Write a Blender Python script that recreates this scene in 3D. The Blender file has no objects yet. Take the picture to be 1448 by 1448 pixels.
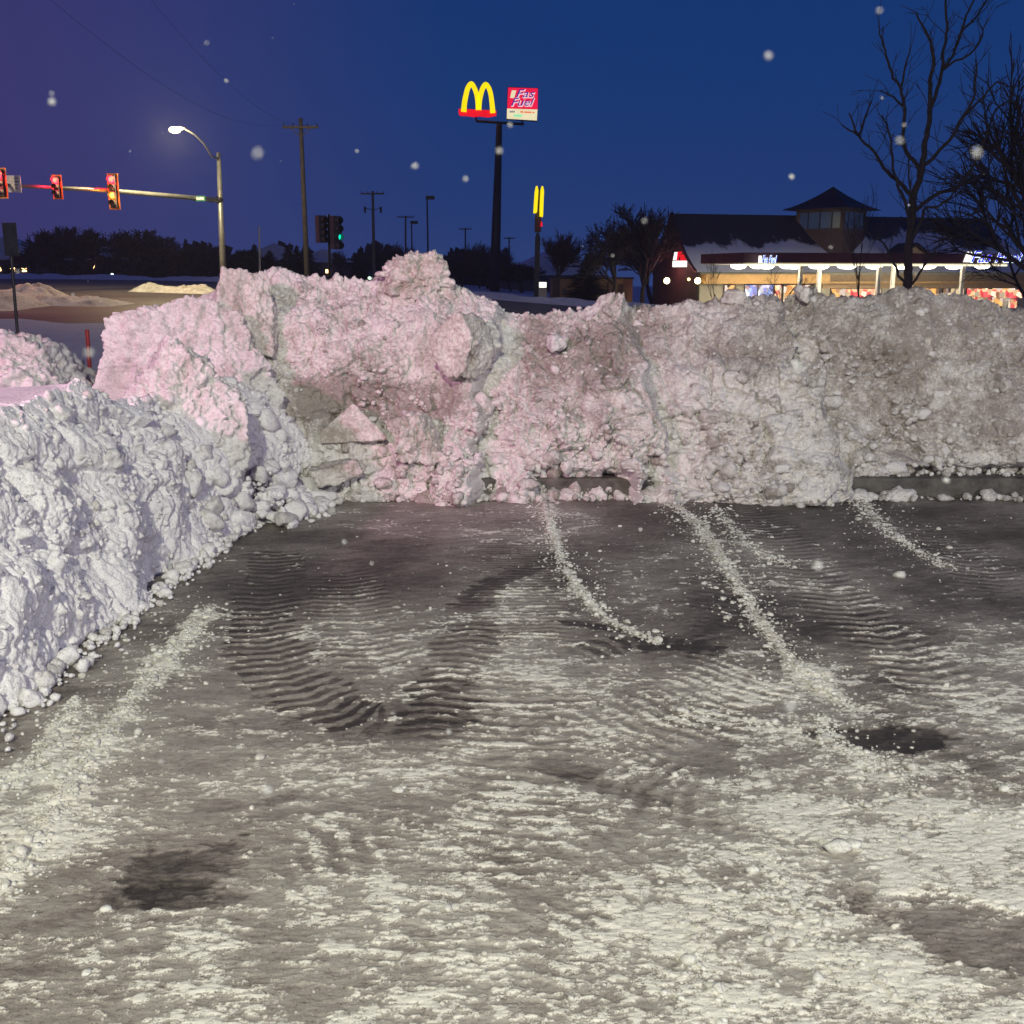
import bpy, bmesh, math, random
import numpy as np
from mathutils import Vector, Matrix
C = bpy.context.scene.collection
SC = bpy.context.scene
R = math.radians
HAZE = 0.0006
# ------------------------------------------------------------------ camera model
F, HZ, CX, CZ = 1500.0, 388.0, 724.0, 1.7
PIT = math.atan((724 - HZ) / F)
cp, sp = math.cos(PIT), math.sin(PIT)

def ray(px, py):
    a, b = (px - CX) / F, (py - 724) / F
    return (a, cp - b * sp, -sp - b * cp)          # world direction

def at(px, py, Y):
    d = ray(px, py); t = Y / d[1]
    return Vector((d[0] * t, Y, CZ + d[2] * t))

def gnd(px, py, z=0.0):
    d = ray(px, py); t = (z - CZ) / d[2]
    return Vector((d[0] * t, d[1] * t, z))

def proj(X, Y, Z):
    z = Z - CZ
    f = Y * cp - z * sp
    u = -Y * sp - z * cp
    return CX + F * X / f, 724 + F * u / f

def sstep(a, b, x):
    t = np.clip((x - a) / (b - a), 0, 1)
    return t * t * (3 - 2 * t)

# ------------------------------------------------------------------ numpy noise
def _h(ix, iy, iz, s):
    h = (ix.astype(np.int64) * 374761393 + iy.astype(np.int64) * 668265263 + iz.astype(np.int64) * 2147483647 + s * 974634777) & 0xFFFFFFFF
    h = ((h ^ (h >> 13)) * 1274126177) & 0xFFFFFFFF
    h = ((h ^ (h >> 15)) * 2246822519) & 0xFFFFFFFF
    return ((h ^ (h >> 16)) & 0xFFFFFF) / 16777216.0

def vnoise(x, y, z, s=0):
    ix, iy, iz = np.floor(x), np.floor(y), np.floor(z)
    fx, fy, fz = x - ix, y - iy, z - iz
    ix, iy, iz = ix.astype(np.int64), iy.astype(np.int64), iz.astype(np.int64)
    u, v, w = (f * f * f * (f * (f * 6 - 15) + 10) for f in (fx, fy, fz))
    r = 0
    for dx in (0, 1):
        for dy in (0, 1):
            for dz in (0, 1):
                r = r + _h(ix + dx, iy + dy, iz + dz, s) * (u if dx else 1 - u) * (v if dy else 1 - v) * (w if dz else 1 - w)
    return r * 2 - 1

def n2(x, y, s=0):
    ix, iy = np.floor(x), np.floor(y)
    fx, fy = x - ix, y - iy
    ix, iy = ix.astype(np.int64), iy.astype(np.int64)
    z = np.zeros_like(ix)
    u, v = (f * f * f * (f * (f * 6 - 15) + 10) for f in (fx, fy))
    a = _h(ix, iy, z, s) * (1 - u) + _h(ix + 1, iy, z, s) * u
    b = _h(ix, iy + 1, z, s) * (1 - u) + _h(ix + 1, iy + 1, z, s) * u
    return (a * (1 - v) + b * v) * 2 - 1

def fbm2(x, y, o=4, s=0, g=0.5):
    r, a = 0, 1.0
    for k in range(o):
        r = r + a * n2(x * 2 ** k + 17.3 * k, y * 2 ** k - 9.1 * k, s + k); a *= g
    return r

def fbm3(x, y, z, o=4, s=0, g=0.5):
    r, a = 0, 1.0
    for k in range(o):
        r = r + a * vnoise(x * 2 ** k + 17.3 * k, y * 2 ** k - 9.1 * k, z * 2 ** k + 3.7 * k, s + k); a *= g
    return r

def lumps(x, y, z, s=0, jitter=0.9, flat=1.0):
    """rounded boulders: the highest dome of a jittered point in each cell"""
    ix, iy, iz = (np.floor(v).astype(np.int64) for v in (x, y, z))
    best = np.zeros_like(x)
    for dx in (-1, 0, 1):
        for dy in (-1, 0, 1):
            for dz in (-1, 0, 1):
                cx, cy, cz = ix + dx, iy + dy, iz + dz
                qx = cx + 0.5 + jitter * (_h(cx, cy, cz, s) - 0.5)
                qy = cy + 0.5 + jitter * (_h(cx, cy, cz, s + 1) - 0.5)
                qz = cz + 0.5 + jitter * (_h(cx, cy, cz, s + 2) - 0.5)
                rr = 0.25 + 0.6 * _h(cx, cy, cz, s + 3)
                d2 = (x - qx) ** 2 + (y - qy) ** 2 + (z - qz) ** 2
                best = np.maximum(best, np.sqrt(np.maximum(rr * rr - d2, 0)))
    return best

def facets(x, y, z, s=0, tilt=1.0):
    """broken chunks: nearest jittered cell, each with its own tilted face and height"""
    ix, iy, iz = (np.floor(v).astype(np.int64) for v in (x, y, z))
    bd = np.full(x.shape, 99.0); val = np.zeros(x.shape); sd = np.full(x.shape, 99.0)
    for dx in (-1, 0, 1):
        for dy in (-1, 0, 1):
            for dz in (-1, 0, 1):
                cx, cy, cz = ix + dx, iy + dy, iz + dz
                ax, ay, az = x - cx - .1 - .8 * _h(cx, cy, cz, s), y - cy - .1 - .8 * _h(cx, cy, cz, s + 1), z - cz - .1 - .8 * _h(cx, cy, cz, s + 2)
                d2 = ax * ax + ay * ay + az * az
                v = tilt * ((_h(cx, cy, cz, s + 4) - .5) * ax + (_h(cx, cy, cz, s + 5) - .5) * ay + (_h(cx, cy, cz, s + 6) - .5) * az) * 2 + (_h(cx, cy, cz, s + 7) - .5)
                m = d2 < bd
                sd = np.where(m, bd, np.minimum(sd, d2)); val = np.where(m, v, val); bd = np.where(m, d2, bd)
    gap = np.sqrt(sd) - np.sqrt(bd)
    return val - .45 * sstep(.12, 0, gap)

# ------------------------------------------------------------------ objects
def tag(o, label=None, cat=None, group=None, kind=None):
    if label: o['label'] = label
    if cat: o['category'] = cat
    if group: o['group'] = group
    if kind: o['kind'] = kind
    return o

def empty(name, loc=(0, 0, 0), rz=0.0):
    o = bpy.data.objects.new(name, None); C.objects.link(o)
    o.location = loc; o.rotation_euler = (0, 0, rz); o.empty_display_size = 0.3
    return o

def link(name, me, mat=None, parent=None, loc=None, smooth=False):
    if mat is not None:
        me.materials.clear(); me.materials.append(mat)
    if smooth:
        me.polygons.foreach_set('use_smooth', np.ones(len(me.polygons), bool))
    o = bpy.data.objects.new(name, me); C.objects.link(o)
    if parent: o.parent = parent
    if loc is not None: o.location = loc
    return o

def np_mesh(name, V, Q, k=4):
    me = bpy.data.meshes.new(name)
    V = np.asarray(V, np.float32).reshape(-1, 3); Q = np.asarray(Q, np.int32).reshape(-1, k)
    me.vertices.add(len(V)); me.vertices.foreach_set('co', V.ravel())
    me.loops.add(Q.size); me.loops.foreach_set('vertex_index', Q.ravel())
    me.polygons.add(len(Q)); me.polygons.foreach_set('loop_start', np.arange(0, Q.size, k, dtype=np.int32))
    me.update(calc_edges=True); me.validate()
    return me

def grid_q(nr, nc):
    i = np.arange(nr * nc).reshape(nr, nc)
    return np.stack([i[:-1, :-1], i[:-1, 1:], i[1:, 1:], i[1:, :-1]], -1).reshape(-1, 4)

def set_attr(me, name, vals):
    a = me.attributes.new(name, 'FLOAT', 'POINT'); a.data.foreach_set('value', np.asarray(vals, np.float32).ravel())

class MB:
    def __init__(s): s.v, s.f = [], []
    def face(s, *p):
        i = len(s.v); s.v += [tuple(q) for q in p]; s.f.append(tuple(range(i, i + len(p))))
    def box(s, x0, x1, y0, y1, z0, z1, M=None):
        i = len(s.v)
        P = [Vector((x, y, z)) for z in (z0, z1) for x, y in ((x0, y0), (x1, y0), (x1, y1), (x0, y1))]
        if M: P = [M @ p for p in P]
        s.v += [tuple(p) for p in P]
        for f in ((3, 2, 1, 0), (4, 5, 6, 7), (0, 1, 5, 4), (1, 2, 6, 5), (2, 3, 7, 6), (3, 0, 4, 7)):
            s.f.append(tuple(i + k for k in f))
    def tube(s, pts, rad, n=6, cap=True):
        pts = [Vector(p) for p in pts]
        if not hasattr(rad, '__len__'): rad = [rad] * len(pts)
        base = len(s.v); up = None
        for k, p in enumerate(pts):
            t = (pts[min(k + 1, len(pts) - 1)] - pts[max(k - 1, 0)]).normalized()
            if up is None:
                up = Vector((0, 0, 1)) if abs(t.z) < .9 else Vector((1, 0, 0))
            a = t.cross(up).normalized(); b = t.cross(a).normalized(); up = b.cross(t) if False else up
            for j in range(n):
                q = p + (a * math.cos(2 * math.pi * j / n) + b * math.sin(2 * math.pi * j / n)) * rad[k]
                s.v.append(tuple(q))
        for k in range(len(pts) - 1):
            for j in range(n):
                a0 = base + k * n + j; a1 = base + k * n + (j + 1) % n
                s.f.append((a0, a1, a1 + n, a0 + n))
        if cap:
            s.f.append(tuple(base + j for j in range(n))[::-1])
            s.f.append(tuple(base + (len(pts) - 1) * n + j for j in range(n)))
    def prism(s, poly, y0, y1, M=None):
        """poly in (x,z), extruded along y"""
        i = len(s.v); n = len(poly)
        P = [Vector((x, y0, z)) for x, z in poly] + [Vector((x, y1, z)) for x, z in poly]
        if M: P = [M @ p for p in P]
        s.v += [tuple(p) for p in P]
        s.f.append(tuple(range(i, i + n))); s.f.append(tuple(range(i + n, i + 2 * n))[::-1])
        for k in range(n):
            a, b = i + k, i + (k + 1) % n
            s.f.append((a, a + n, b + n, b))
    def ball(s, c, r, n=10, m=6, sc=(1, 1, 1)):
        c = Vector(c); i = len(s.v)
        for a in range(m + 1):
            th = math.pi * a / m
            for b in range(n):
                ph = 2 * math.pi * b / n
                s.v.append((c.x + r * sc[0] * math.sin(th) * math.cos(ph), c.y + r * sc[1] * math.sin(th) * math.sin(ph), c.z + r * sc[2] * math.cos(th)))
        for a in range(m):
            for b in range(n):
                s.f.append((i + a * n + b, i + a * n + (b + 1) % n, i + (a + 1) * n + (b + 1) % n, i + (a + 1) * n + b))
    def mesh(s, name):
        me = bpy.data.meshes.new(name); me.from_pydata(s.v, [], s.f); me.validate(); me.update()
        return me
    def build(s, name, mat, parent=None, loc=None, smooth=False):
        me = s.mesh(name)
        bm = bmesh.new(); bm.from_mesh(me)
        bmesh.ops.recalc_face_normals(bm, faces=bm.faces[:]); bm.to_mesh(me); bm.free()
        return link(name, me, mat, parent, loc, smooth)

def copy_tree(o, parent=None):
    c = o.copy(); C.objects.link(c); c.parent = parent
    for ch in list(o.children): copy_tree(ch, c)
    return c

# ------------------------------------------------------------------ materials
def new_mat(name):
    m = bpy.data.materials.new(name); m.use_nodes = True
    nt = m.node_tree; b = nt.nodes['Principled BSDF']
    return m, nt, b

def N(nt, typ, **kw):
    n = nt.nodes.new(typ)
    for k, v in kw.items(): setattr(n, k, v)
    return n

def noise(nt, scale, detail=4, rough=0.55, vec=None):
    n = N(nt, 'ShaderNodeTexNoise'); n.inputs['Scale'].default_value = scale
    n.inputs['Detail'].default_value = detail; n.inputs['Roughness'].default_value = rough
    if vec: nt.links.new(vec, n.inputs['Vector'])
    return n.outputs['Fac']

def ramp(nt, fac, stops):
    r = N(nt, 'ShaderNodeValToRGB'); nt.links.new(fac, r.inputs['Fac'])
    e = r.color_ramp.elements
    while len(e) < len(stops): e.new(0.5)
    for k, (p, c) in enumerate(stops):
        e[k].position = p; e[k].color = (*c, 1) if len(c) == 3 else c
    return r.outputs['Color']

def mixc(nt, fac, a, b, blend='MIX'):
    m = N(nt, 'ShaderNodeMix', data_type='RGBA', blend_type=blend)
    for s, v in ((0, fac), (6, a), (7, b)):
        if hasattr(v, 'is_output'): nt.links.new(v, m.inputs[s])
        else: m.inputs[s].default_value = v if s == 0 else (*v, 1)
    return m.outputs[2]

def math_n(nt, op, a, b=0.0, c=None, clamp=False):
    m = N(nt, 'ShaderNodeMath', operation=op, use_clamp=clamp)
    for k, v in enumerate((a, b) if c is None else (a, b, c)):
        if hasattr(v, 'is_output'): nt.links.new(v, m.inputs[k])
        else: m.inputs[k].default_value = v
    return m.outputs[0]

def simple(name, col, rough=0.6, metal=0.0, var=0.18, scale=6.0, bump=0.0):
    m, nt, b = new_mat(name)
    tc = N(nt, 'ShaderNodeTexCoord')
    f = noise(nt, scale, 5, 0.6, tc.outputs['Object'])
    lo = tuple(c * (1 - var) for c in col); hi = tuple(min(1, c * (1 + var)) for c in col)
    nt.links.new(ramp(nt, f, [(0.3, lo), (0.7, hi)]), b.inputs['Base Color'])
    b.inputs['Roughness'].default_value = rough; b.inputs['Metallic'].default_value = metal
    if bump:
        bn = N(nt, 'ShaderNodeBump'); bn.inputs['Strength'].default_value = bump; bn.inputs['Distance'].default_value = 0.02
        nt.links.new(f, bn.inputs['Height']); nt.links.new(bn.outputs[0], b.inputs['Normal'])
    return m

def glow(name, col, strength, var=0.06, scale=3.0):
    m, nt, b = new_mat(name)
    tc = N(nt, 'ShaderNodeTexCoord')
    f = noise(nt, scale, 3, 0.5, tc.outputs['Object'])
    lo = tuple(c * (1 - var) for c in col)
    b.inputs['Base Color'].default_value = (*[c * .3 for c in col], 1)
    nt.links.new(ramp(nt, f, [(0.3, lo), (0.7, col)]), b.inputs['Emission Color'])
    b.inputs['Emission Strength'].default_value = strength
    return m

def snow_mat(name, clean, dirt, amount, bump=0.5, fine=60.0, mudband=0.0, attr=False):
    """old ploughed snow: pale grains over grey-brown grit"""
    m, nt, b = new_mat(name)
    g = N(nt, 'ShaderNodeNewGeometry').outputs['Position']
    a1 = noise(nt, 1.7, 6, 0.62, g); a2 = noise(nt, 9.0, 6, 0.68, g); a3 = noise(nt, 42.0, 4, 0.7, g); a4 = noise(nt, fine * 2.2, 3, 0.6, g)
    s = math_n(nt, 'MULTIPLY_ADD', a1, 0.8, math_n(nt, 'MULTIPLY_ADD', a2, 0.75, math_n(nt, 'MULTIPLY', a3, 0.75)))
    if attr:
        at_ = N(nt, 'ShaderNodeAttribute', attribute_name='dirt').outputs['Fac']
        s = math_n(nt, 'ADD', s, at_)
    fac = math_n(nt, 'MULTIPLY_ADD', math_n(nt, 'SUBTRACT', s, 1.15), 3.2, amount, clamp=True)
    c = mixc(nt, fac, clean, dirt)
    sp_ = ramp(nt, a4, [(0.33, (0.30, 0.27, 0.25)), (0.45, (1, 1, 1))])
    c = mixc(nt, 0.6, c, sp_, 'MULTIPLY')
    nt.links.new(c, b.inputs['Base Color'])
    b.inputs['Roughness'].default_value = 0.75
    b.inputs['Specular IOR Level'].default_value = 0.3
    h = math_n(nt, 'MULTIPLY_ADD', a3, 1.0, math_n(nt, 'MULTIPLY', a4, 0.5))
    bn = N(nt, 'ShaderNodeBump'); bn.inputs['Strength'].default_value = bump; bn.inputs['Distance'].default_value = 0.012
    nt.links.new(h, bn.inputs['Height']); nt.links.new(bn.outputs[0], b.inputs['Normal'])
    return m

M = {}
M['snow_dirty'] = snow_mat('dirty_snow', (0.76, 0.735, 0.71), (0.35, 0.31, 0.28), 0.36, bump=.9, attr=True)
M['snow_left'] = snow_mat('cleaner_snow', (0.82, 0.80, 0.81), (0.56, 0.53, 0.51), 0.20, bump=.7, attr=True)
M['snow_block'] = snow_mat('block_snow', (0.80, 0.78, 0.77), (0.50, 0.46, 0.43), 0.28, bump=1.0)
M['snow_block_d'] = snow_mat('dirty_block_snow', (0.72, 0.69, 0.66), (0.36, 0.31, 0.27), 0.40)
M['snow_crumb'] = snow_mat('crumb_snow', (0.70, 0.69, 0.64), (0.40, 0.37, 0.33), 0.30, bump=0.3)
M['snow_far'] = snow_mat('field_snow', (0.74, 0.75, 0.78), (0.58, 0.57, 0.57), 0.2, bump=0.2)
M['concrete'] = simple('kerb_concrete', (0.085, 0.078, 0.068), 0.7, 0, .6, 9, .6)
M['asphalt_road'] = simple('salted_asphalt', (0.095, 0.078, 0.07), 0.62, 0, .4, .35)
M['bark'] = simple('bark', (0.035, 0.028, 0.026), 0.9, 0, .3, 8, .4)
M['bark_far'] = simple('far_bark', (0.050, 0.034, 0.044), 0.95, 0, .3, 2)
M['needles'] = simple('needles', (0.020, 0.026, 0.026), 0.95, 0, .4, 2)
M['wood_pole'] = simple('pole_wood', (0.10, 0.085, 0.075), 0.9, 0, .3, 3)
M['galv'] = simple('galvanised_steel', (0.34, 0.33, 0.31), 0.45, .6, .25, 2.5)
M['dark_metal'] = simple('dark_metal', (0.022, 0.02, 0.024), 0.5, .3, .2, 4)
M['sign_back'] = simple('sign_back', (0.075, 0.065, 0.062), 0.5, .3, .3, 5)
M['sign_white'] = simple('sign_white', (0.82, 0.80, 0.80), 0.5, 0, .08, 12)
M['sign_green'] = simple('sign_green', (0.01, 0.11, 0.065), 0.5, 0, .1, 5)
M['yellow_paint'] = simple('yellow_housing', (0.85, 0.30, 0.02), 0.45, 0, .08, 4)
M['black_paint'] = simple('black_housing', (0.10, 0.085, 0.085), 0.5, 0, .2, 6)
M['stake'] = simple('red_stake', (0.33, 0.03, 0.03), 0.6, 0, .2, 9)
M['roof'] = simple('seamed_roof', (0.030, 0.020, 0.022), 0.6, .2, .35, .9)
M['fascia'] = simple('maroon_fascia', (0.085, 0.018, 0.022), 0.5, 0, .2, 1)
M['wall_tan'] = simple('tan_wall', (0.30, 0.21, 0.13), 0.8, 0, .2, 3)
M['wall_grey'] = simple('grey_wall', (0.32, 0.30, 0.25), 0.8, 0, .15, 2)
M['wall_dark'] = simple('dark_brown_wall', (0.07, 0.045, 0.04), 0.8, 0, .2, 2)
M['awning'] = simple('tan_awning', (0.45, 0.27, 0.11), 0.7, 0, .15, 4)
M['post'] = simple('canopy_post', (0.38, 0.36, 0.34), 0.5, 0, .1, 2)
M['brown_bld'] = simple('brown_stucco', (0.24, 0.15, 0.085), 0.9, 0, .15, .8)
M['car'] = simple('car_paint', (0.05, 0.05, 0.06), 0.3, .4, .1, 2)
M['glass'] = simple('dark_glass', (0.03, 0.04, 0.06), 0.1, 0, .1, 2)
M['tire'] = simple('tire_rubber', (0.015, 0.015, 0.015), 0.8)
M['house'] = simple('house_siding', (0.10, 0.09, 0.10), 0.9, 0, .2, 1)
M['wire'] = simple('wire', (0.03, 0.03, 0.035), 0.7)
M['e_yellow'] = glow('lit_yellow', (1.0, 0.78, 0.0), 1.15, .12, 1.2)
M['e_red'] = glow('lit_red', (1.0, 0.004, 0.02), 0.95, .25, .8)
M['e_redsign'] = glow('lit_red_panel', (1.0, 0.012, 0.07), 0.95, .15, .8)
M['e_cream'] = glow('lit_cream', (1.0, 0.88, 0.55), 0.95, .18, .8)
M['e_white'] = glow('lit_white', (1.0, 0.97, 0.90), 1.6)
M['e_pinkwhite'] = glow('lit_letter_edge', (1.0, 0.62, 0.66), 1.0)
M['e_blue'] = glow('lit_blue', (0.05, 0.025, 1.0), 1.1, .3, 2)
M['e_navy'] = glow('lit_navy', (0.06, 0.012, 0.36), 0.8, .2, 2)
M['e_sig_red'] = glow('signal_red', (1.0, 0.010, 0.03), 16.0)
M['e_sig_red_core'] = glow('signal_red_core', (1.0, 0.10, 0.05), 6.0)
M['e_sig_amber'] = glow('signal_amber', (1.0, 0.22, 0.01), 2.5)
M['e_sig_amber_core'] = glow('signal_amber_core', (1.0, 0.62, 0.10), 3.0)
M['e_sig_green'] = glow('signal_green', (0.0, 0.85, 0.55), 1.3)
M['e_lamp'] = glow('lamp_lens', (1.0, 0.84, 0.42), 9.0)
M['e_can'] = glow('canopy_lamp', (1.0, 0.96, 0.74), 7.0)
M['e_warm'] = glow('small_warm_lamp', (1.0, 0.62, 0.25), 5.0)
M['e_cool'] = glow('small_cool_lamp', (0.75, 0.95, 1.0), 3.0)
M['e_carg'] = glow('headlamp', (0.55, 1.0, 0.6), 3.0)
M['e_grey'] = glow('sign_smudge_grey', (0.35, 0.38, 0.36), 0.8)
M['e_orange'] = glow('sign_smudge_orange', (1.0, 0.22, 0.08), 0.9)
M['e_mint'] = glow('sign_smudge_green', (0.35, 1.0, 0.5), 0.9)

def window_mat(name, cols, scale, strength):
    m, nt, b = new_mat(name)
    tc = N(nt, 'ShaderNodeTexCoord')
    mp = N(nt, 'ShaderNodeMapping'); mp.inputs['Scale'].default_value = (1, 1, .8)
    nt.links.new(tc.outputs['Object'], mp.inputs['Vector'])
    v = N(nt, 'ShaderNodeTexVoronoi'); v.inputs['Scale'].default_value = scale
    nt.links.new(mp.outputs[0], v.inputs['Vector'])
    sep = N(nt, 'ShaderNodeSeparateColor'); nt.links.new(v.outputs['Color'], sep.inputs[0])
    st = [(k / len(cols), c) for k, c in enumerate(cols)]
    r = ramp(nt, sep.outputs[0], st); r.node.color_ramp.interpolation = 'CONSTANT'
    nt.links.new(r, b.inputs['Emission Color'])
    b.inputs['Base Color'].default_value = (.05, .04, .03, 1)
    nt.links.new(math_n(nt, 'MULTIPLY_ADD', sep.outputs[1], strength, strength * .25), b.inputs['Emission Strength'])
    b.inputs['Roughness'].default_value = .15
    return m
M['shop'] = window_mat('lit_shop_interior', [(1, .55, .18), (1, .75, .42), (.45, .22, .10), (1, .42, .10), (.9, .72, .6), (.12, .08, .06)], 2.2, 1.3)
M['shop_red'] = window_mat('lit_promo_panels', [(1, .62, .35), (.9, .10, .10), (1, .8, .55), (.8, .15, .12), (1, .55, .25)], 3.0, 1.4)
M['shop_cool'] = window_mat('lit_cooler', [(.35, .5, 1), (.8, .75, 1), (1, .5, .5), (.3, .35, .9), (.9, .9, 1)], 3.0, 1.2)

# ------------------------------------------------------------------ terrain
def terr(X, Y):
    s = sstep(26.0, 68.0, Y)
    return s * (-0.35 - 1.55 * np.tanh(X / 20.0)) - 0.02
def T(X, Y): return float(terr(np.float64(X), np.float64(Y)))

xs = np.concatenate([-np.geomspace(300, 16, 34), np.linspace(-15, 15, 60), np.geomspace(16, 300, 34)])
ys = np.concatenate([[-60, -30, -12], np.linspace(-6, 40, 90), np.geomspace(41, 330, 60)])
gx, gy = np.meshgrid(xs, ys)
gz = terr(gx, gy) + 0.05 * fbm2(gx * .5, gy * .5, 3, 5) * sstep(9, 14, gy) - 0.06 * (1 - sstep(8.4, 8.9, gy)) 
me = np_mesh('ground', np.stack([gx, gy, gz], -1), grid_q(*gx.shape))
tag(link('ground', me, M['snow_far'], smooth=True), kind='structure')

# road beyond the lot
rx = np.linspace(-140, 140, 200); rt = np.linspace(0, 1, 30)
RX, RT = np.meshgrid(rx, rt)
near = 37.0 + 0 * RX; far = np.interp(RX, [-140, -60, 0, 60, 140], [128, 117, 82, 76, 76])
RY = near + (far - near) * RT
RZ = terr(RX, RY) - .06 + 0.13 * np.clip(RT / .04, 0, 1) + 0.015 * fbm2(RX * .6, RY * .6, 2, 9)
tag(link('road', np_mesh('road', np.stack([RX, RY, RZ], -1), grid_q(*RX.shape)), M['asphalt_road'], smooth=True), kind='structure')
# bank of snow along the far edge of the road
bx = np.linspace(-140, 140, 600); bt = np.linspace(0, 1, 12)
BX, BT = np.meshgrid(bx, bt)
fe = np.interp(BX, [-140, -60, 0, 60, 140], [128, 117, 82, 76, 76])
BY = fe - 0.6 + BT * 5
BZ = terr(BX, BY) + 0.02 + np.sin(np.pi * BT) * (0.42 + 0.2 * fbm2(BX * .3, BY * .3, 3, 21)) + .08
tag(link('verge', np_mesh('verge', np.stack([BX, BY, BZ], -1), grid_q(*BX.shape)), M['snow_far'], smooth=True), kind='structure')

# ------------------------------------------------------------------ parking lot surface
def resample(P, step=0.02):
    P = np.array(P, float)
    # smooth polyline through Catmull-Rom
    Q = [P[0]]
    PP = np.vstack([2 * P[0] - P[1], P, 2 * P[-1] - P[-2]])
    for i in range(1, len(PP) - 2):
        p0, p1, p2, p3 = PP[i - 1:i + 3]
        n = max(2, int(np.linalg.norm(p2 - p1) / step))
        for t in np.linspace(0, 1, n + 1)[1:]:
            Q.append(.5 * ((2 * p1) + (-p0 + p2) * t + (2 * p0 - 5 * p1 + 4 * p2 - p3) * t * t + (-p0 + 3 * p1 - 3 * p2 + p3) * t ** 3))
    return np.array(Q)

def gpoly(pts): return [tuple(gnd(*p))[:2] for p in pts]

def along(X, Y, P, w):
    """signed distance d and arc length s to polyline P for points within w (others: d=9)"""
    Q = resample(P, 0.05); L = np.concatenate([[0], np.cumsum(np.linalg.norm(np.diff(Q, axis=0), axis=1))])
    d = np.full(X.shape, 9.0); s = np.zeros(X.shape)
    sel = np.where((X > Q[:, 0].min() - w) & (X < Q[:, 0].max() + w) & (Y > Q[:, 1].min() - w) & (Y < Q[:, 1].max() + w))
    x, y = X[sel], Y[sel]; bd = np.full(x.shape, 9.0); bs = np.zeros(x.shape)
    for i in range(len(Q) - 1):
        ax, ay = Q[i]; ux, uy = Q[i + 1] - Q[i]; ll = ux * ux + uy * uy + 1e-12
        t = np.clip(((x - ax) * ux + (y - ay) * uy) / ll, 0, 1)
        ex, ey = x - ax - t * ux, y - ay - t * uy
        dd = np.sqrt(ex * ex + ey * ey); sg = np.where(ux * ey - uy * ex > 0, 1, -1)
        m = dd < np.abs(bd)
        bd[m] = (dd * sg)[m]; bs[m] = (L[i] + t * math.sqrt(ll))[m]
    d[sel] = bd; s[sel] = bs
    return d, s, L[-1]

LX0, LX1 = -2.75, 4.75
cols = np.concatenate([[-30, -18, -11, -7, -5, -3.8, -3.2], np.arange(LX0, LX1, 0.0062), [5.2, 6, 7.5, 10, 14, 20, 30]])
rows = [1.95]
while rows[-1] < 8.22: rows.append(rows[-1] + 0.0030 + 0.0011 * (rows[-1] - 1.95))
rows = np.concatenate([[-14, -8, -4, -1.5, 0, 1.0, 1.6], rows])
X, Y = np.meshgrid(cols, rows)
big = fbm2(X * .8 + 3, Y * .8, 3, 31)
mid = fbm2(X * 2.6, Y * 2.6 + 5, 4, 32)
streak = fbm2(X * 8.0 + 0.5 * Y, Y * 22.0, 5, 33, .76)          # tread-pressed ridges run across the lot
streak2 = fbm2(X * 13.0 - 2.2 * Y, Y * 42.0 + 2.4 * X, 4, 36, .8)
slant = fbm2((X * .9 + Y * .45) * 3.0, (Y * .9 - X * .45) * 26.0, 4, 38, .65)
grain = fbm2(X * 45, Y * 70, 3, 34, .8)
cov = np.interp(Y, [0, 2.6, 3.3, 4.2, 5.2, 6.2, 7.2, 8.2], [.60, .60, .57, .50, .38, .30, .26, .22])
cov = cov - 0.13 * sstep(-0.2, -1.1, X) * sstep(5.4, 4.4, Y) * sstep(2.0, 2.9, Y)
cov = cov + 0.09 * sstep(0.3, 1.4, X) * sstep(5.4, 4.0, Y)
dirx = sstep(.0, 1.2, X + .3 * mid) * sstep(5.2, 3.4, Y)
brk = fbm2(X * 7, Y * 9, 4, 39, .7)                             # breaks ridges into short pieces
snow = cov - .03 + 0.12 * big + 0.12 * mid + 0.13 * (streak * (1 - .7 * dirx) + slant * .7 * dirx) + 0.12 * streak2 + 0.17 * grain + .18 * brk
film = .36 + .24 * sstep(6.2, 3.0, Y) + .30 * (cov - .25) + .16 * big + .16 * mid + .07 * streak + .05 * slant
h = 0.0014 * streak * sstep(.2, .5, cov) + 0.0008 * streak2 + .0012 * slant * dirx
# --- lug tracks pressed by the loader
def track(pts, w, per, amp, dark, chev=0.6, seed=0, press=0.0, keep=.45):
    global snow, h, film
    d, s, L = along(X, Y, gpoly(pts), w * 1.5)
    wob = 0.04 * fbm2(X * 4, Y * 4, 2, 50 + seed) + .035 * fbm2(X * 16, Y * 24, 3, 53 + seed, .7)
    m = sstep(w * 1.1, w * .8, np.abs(d + wob))
    m = m * sstep(0, .25, s) * sstep(L, L - .3, s)
    m = m * (keep + (1 - keep) * sstep(-.5, .3, fbm2(X * 2.2, Y * 2.2, 2, 60 + seed)))
    ph = (s + chev * np.abs(d) + 0.012 * fbm2(X * 7, Y * 7, 2, 55) + .008 * fbm2(X * 25, Y * 25, 2, 56)) / per
    lug = np.sin(2 * math.pi * ph)
    bar = sstep(-.1, .45, lug)
    edge_ = np.exp(-((np.abs(d + wob) - w) / .016) ** 2) * sstep(0, .25, s) * sstep(L, L - .3, s) * np.clip(.3 + 1.2 * brk, 0, 1)
    snow = snow + .30 * edge_ * (keep > .5)
    bb = np.clip(.55 + 1.1 * brk, 0, 1)
    snow = snow + m * (amp * (.35 + .65 * bb) * (bar - .5) + dark); film = film + m * (.75 * amp * (bar - .5) + dark)
    h = h + m * (0.0050 * bar * min(1, amp * 2.2) - press)
track([(395, 770), (378, 840), (372, 900), (420, 965), (500, 1010), (590, 1015)], .17, .085, .55, -.16, .25, 1, .004, .85)
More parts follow.
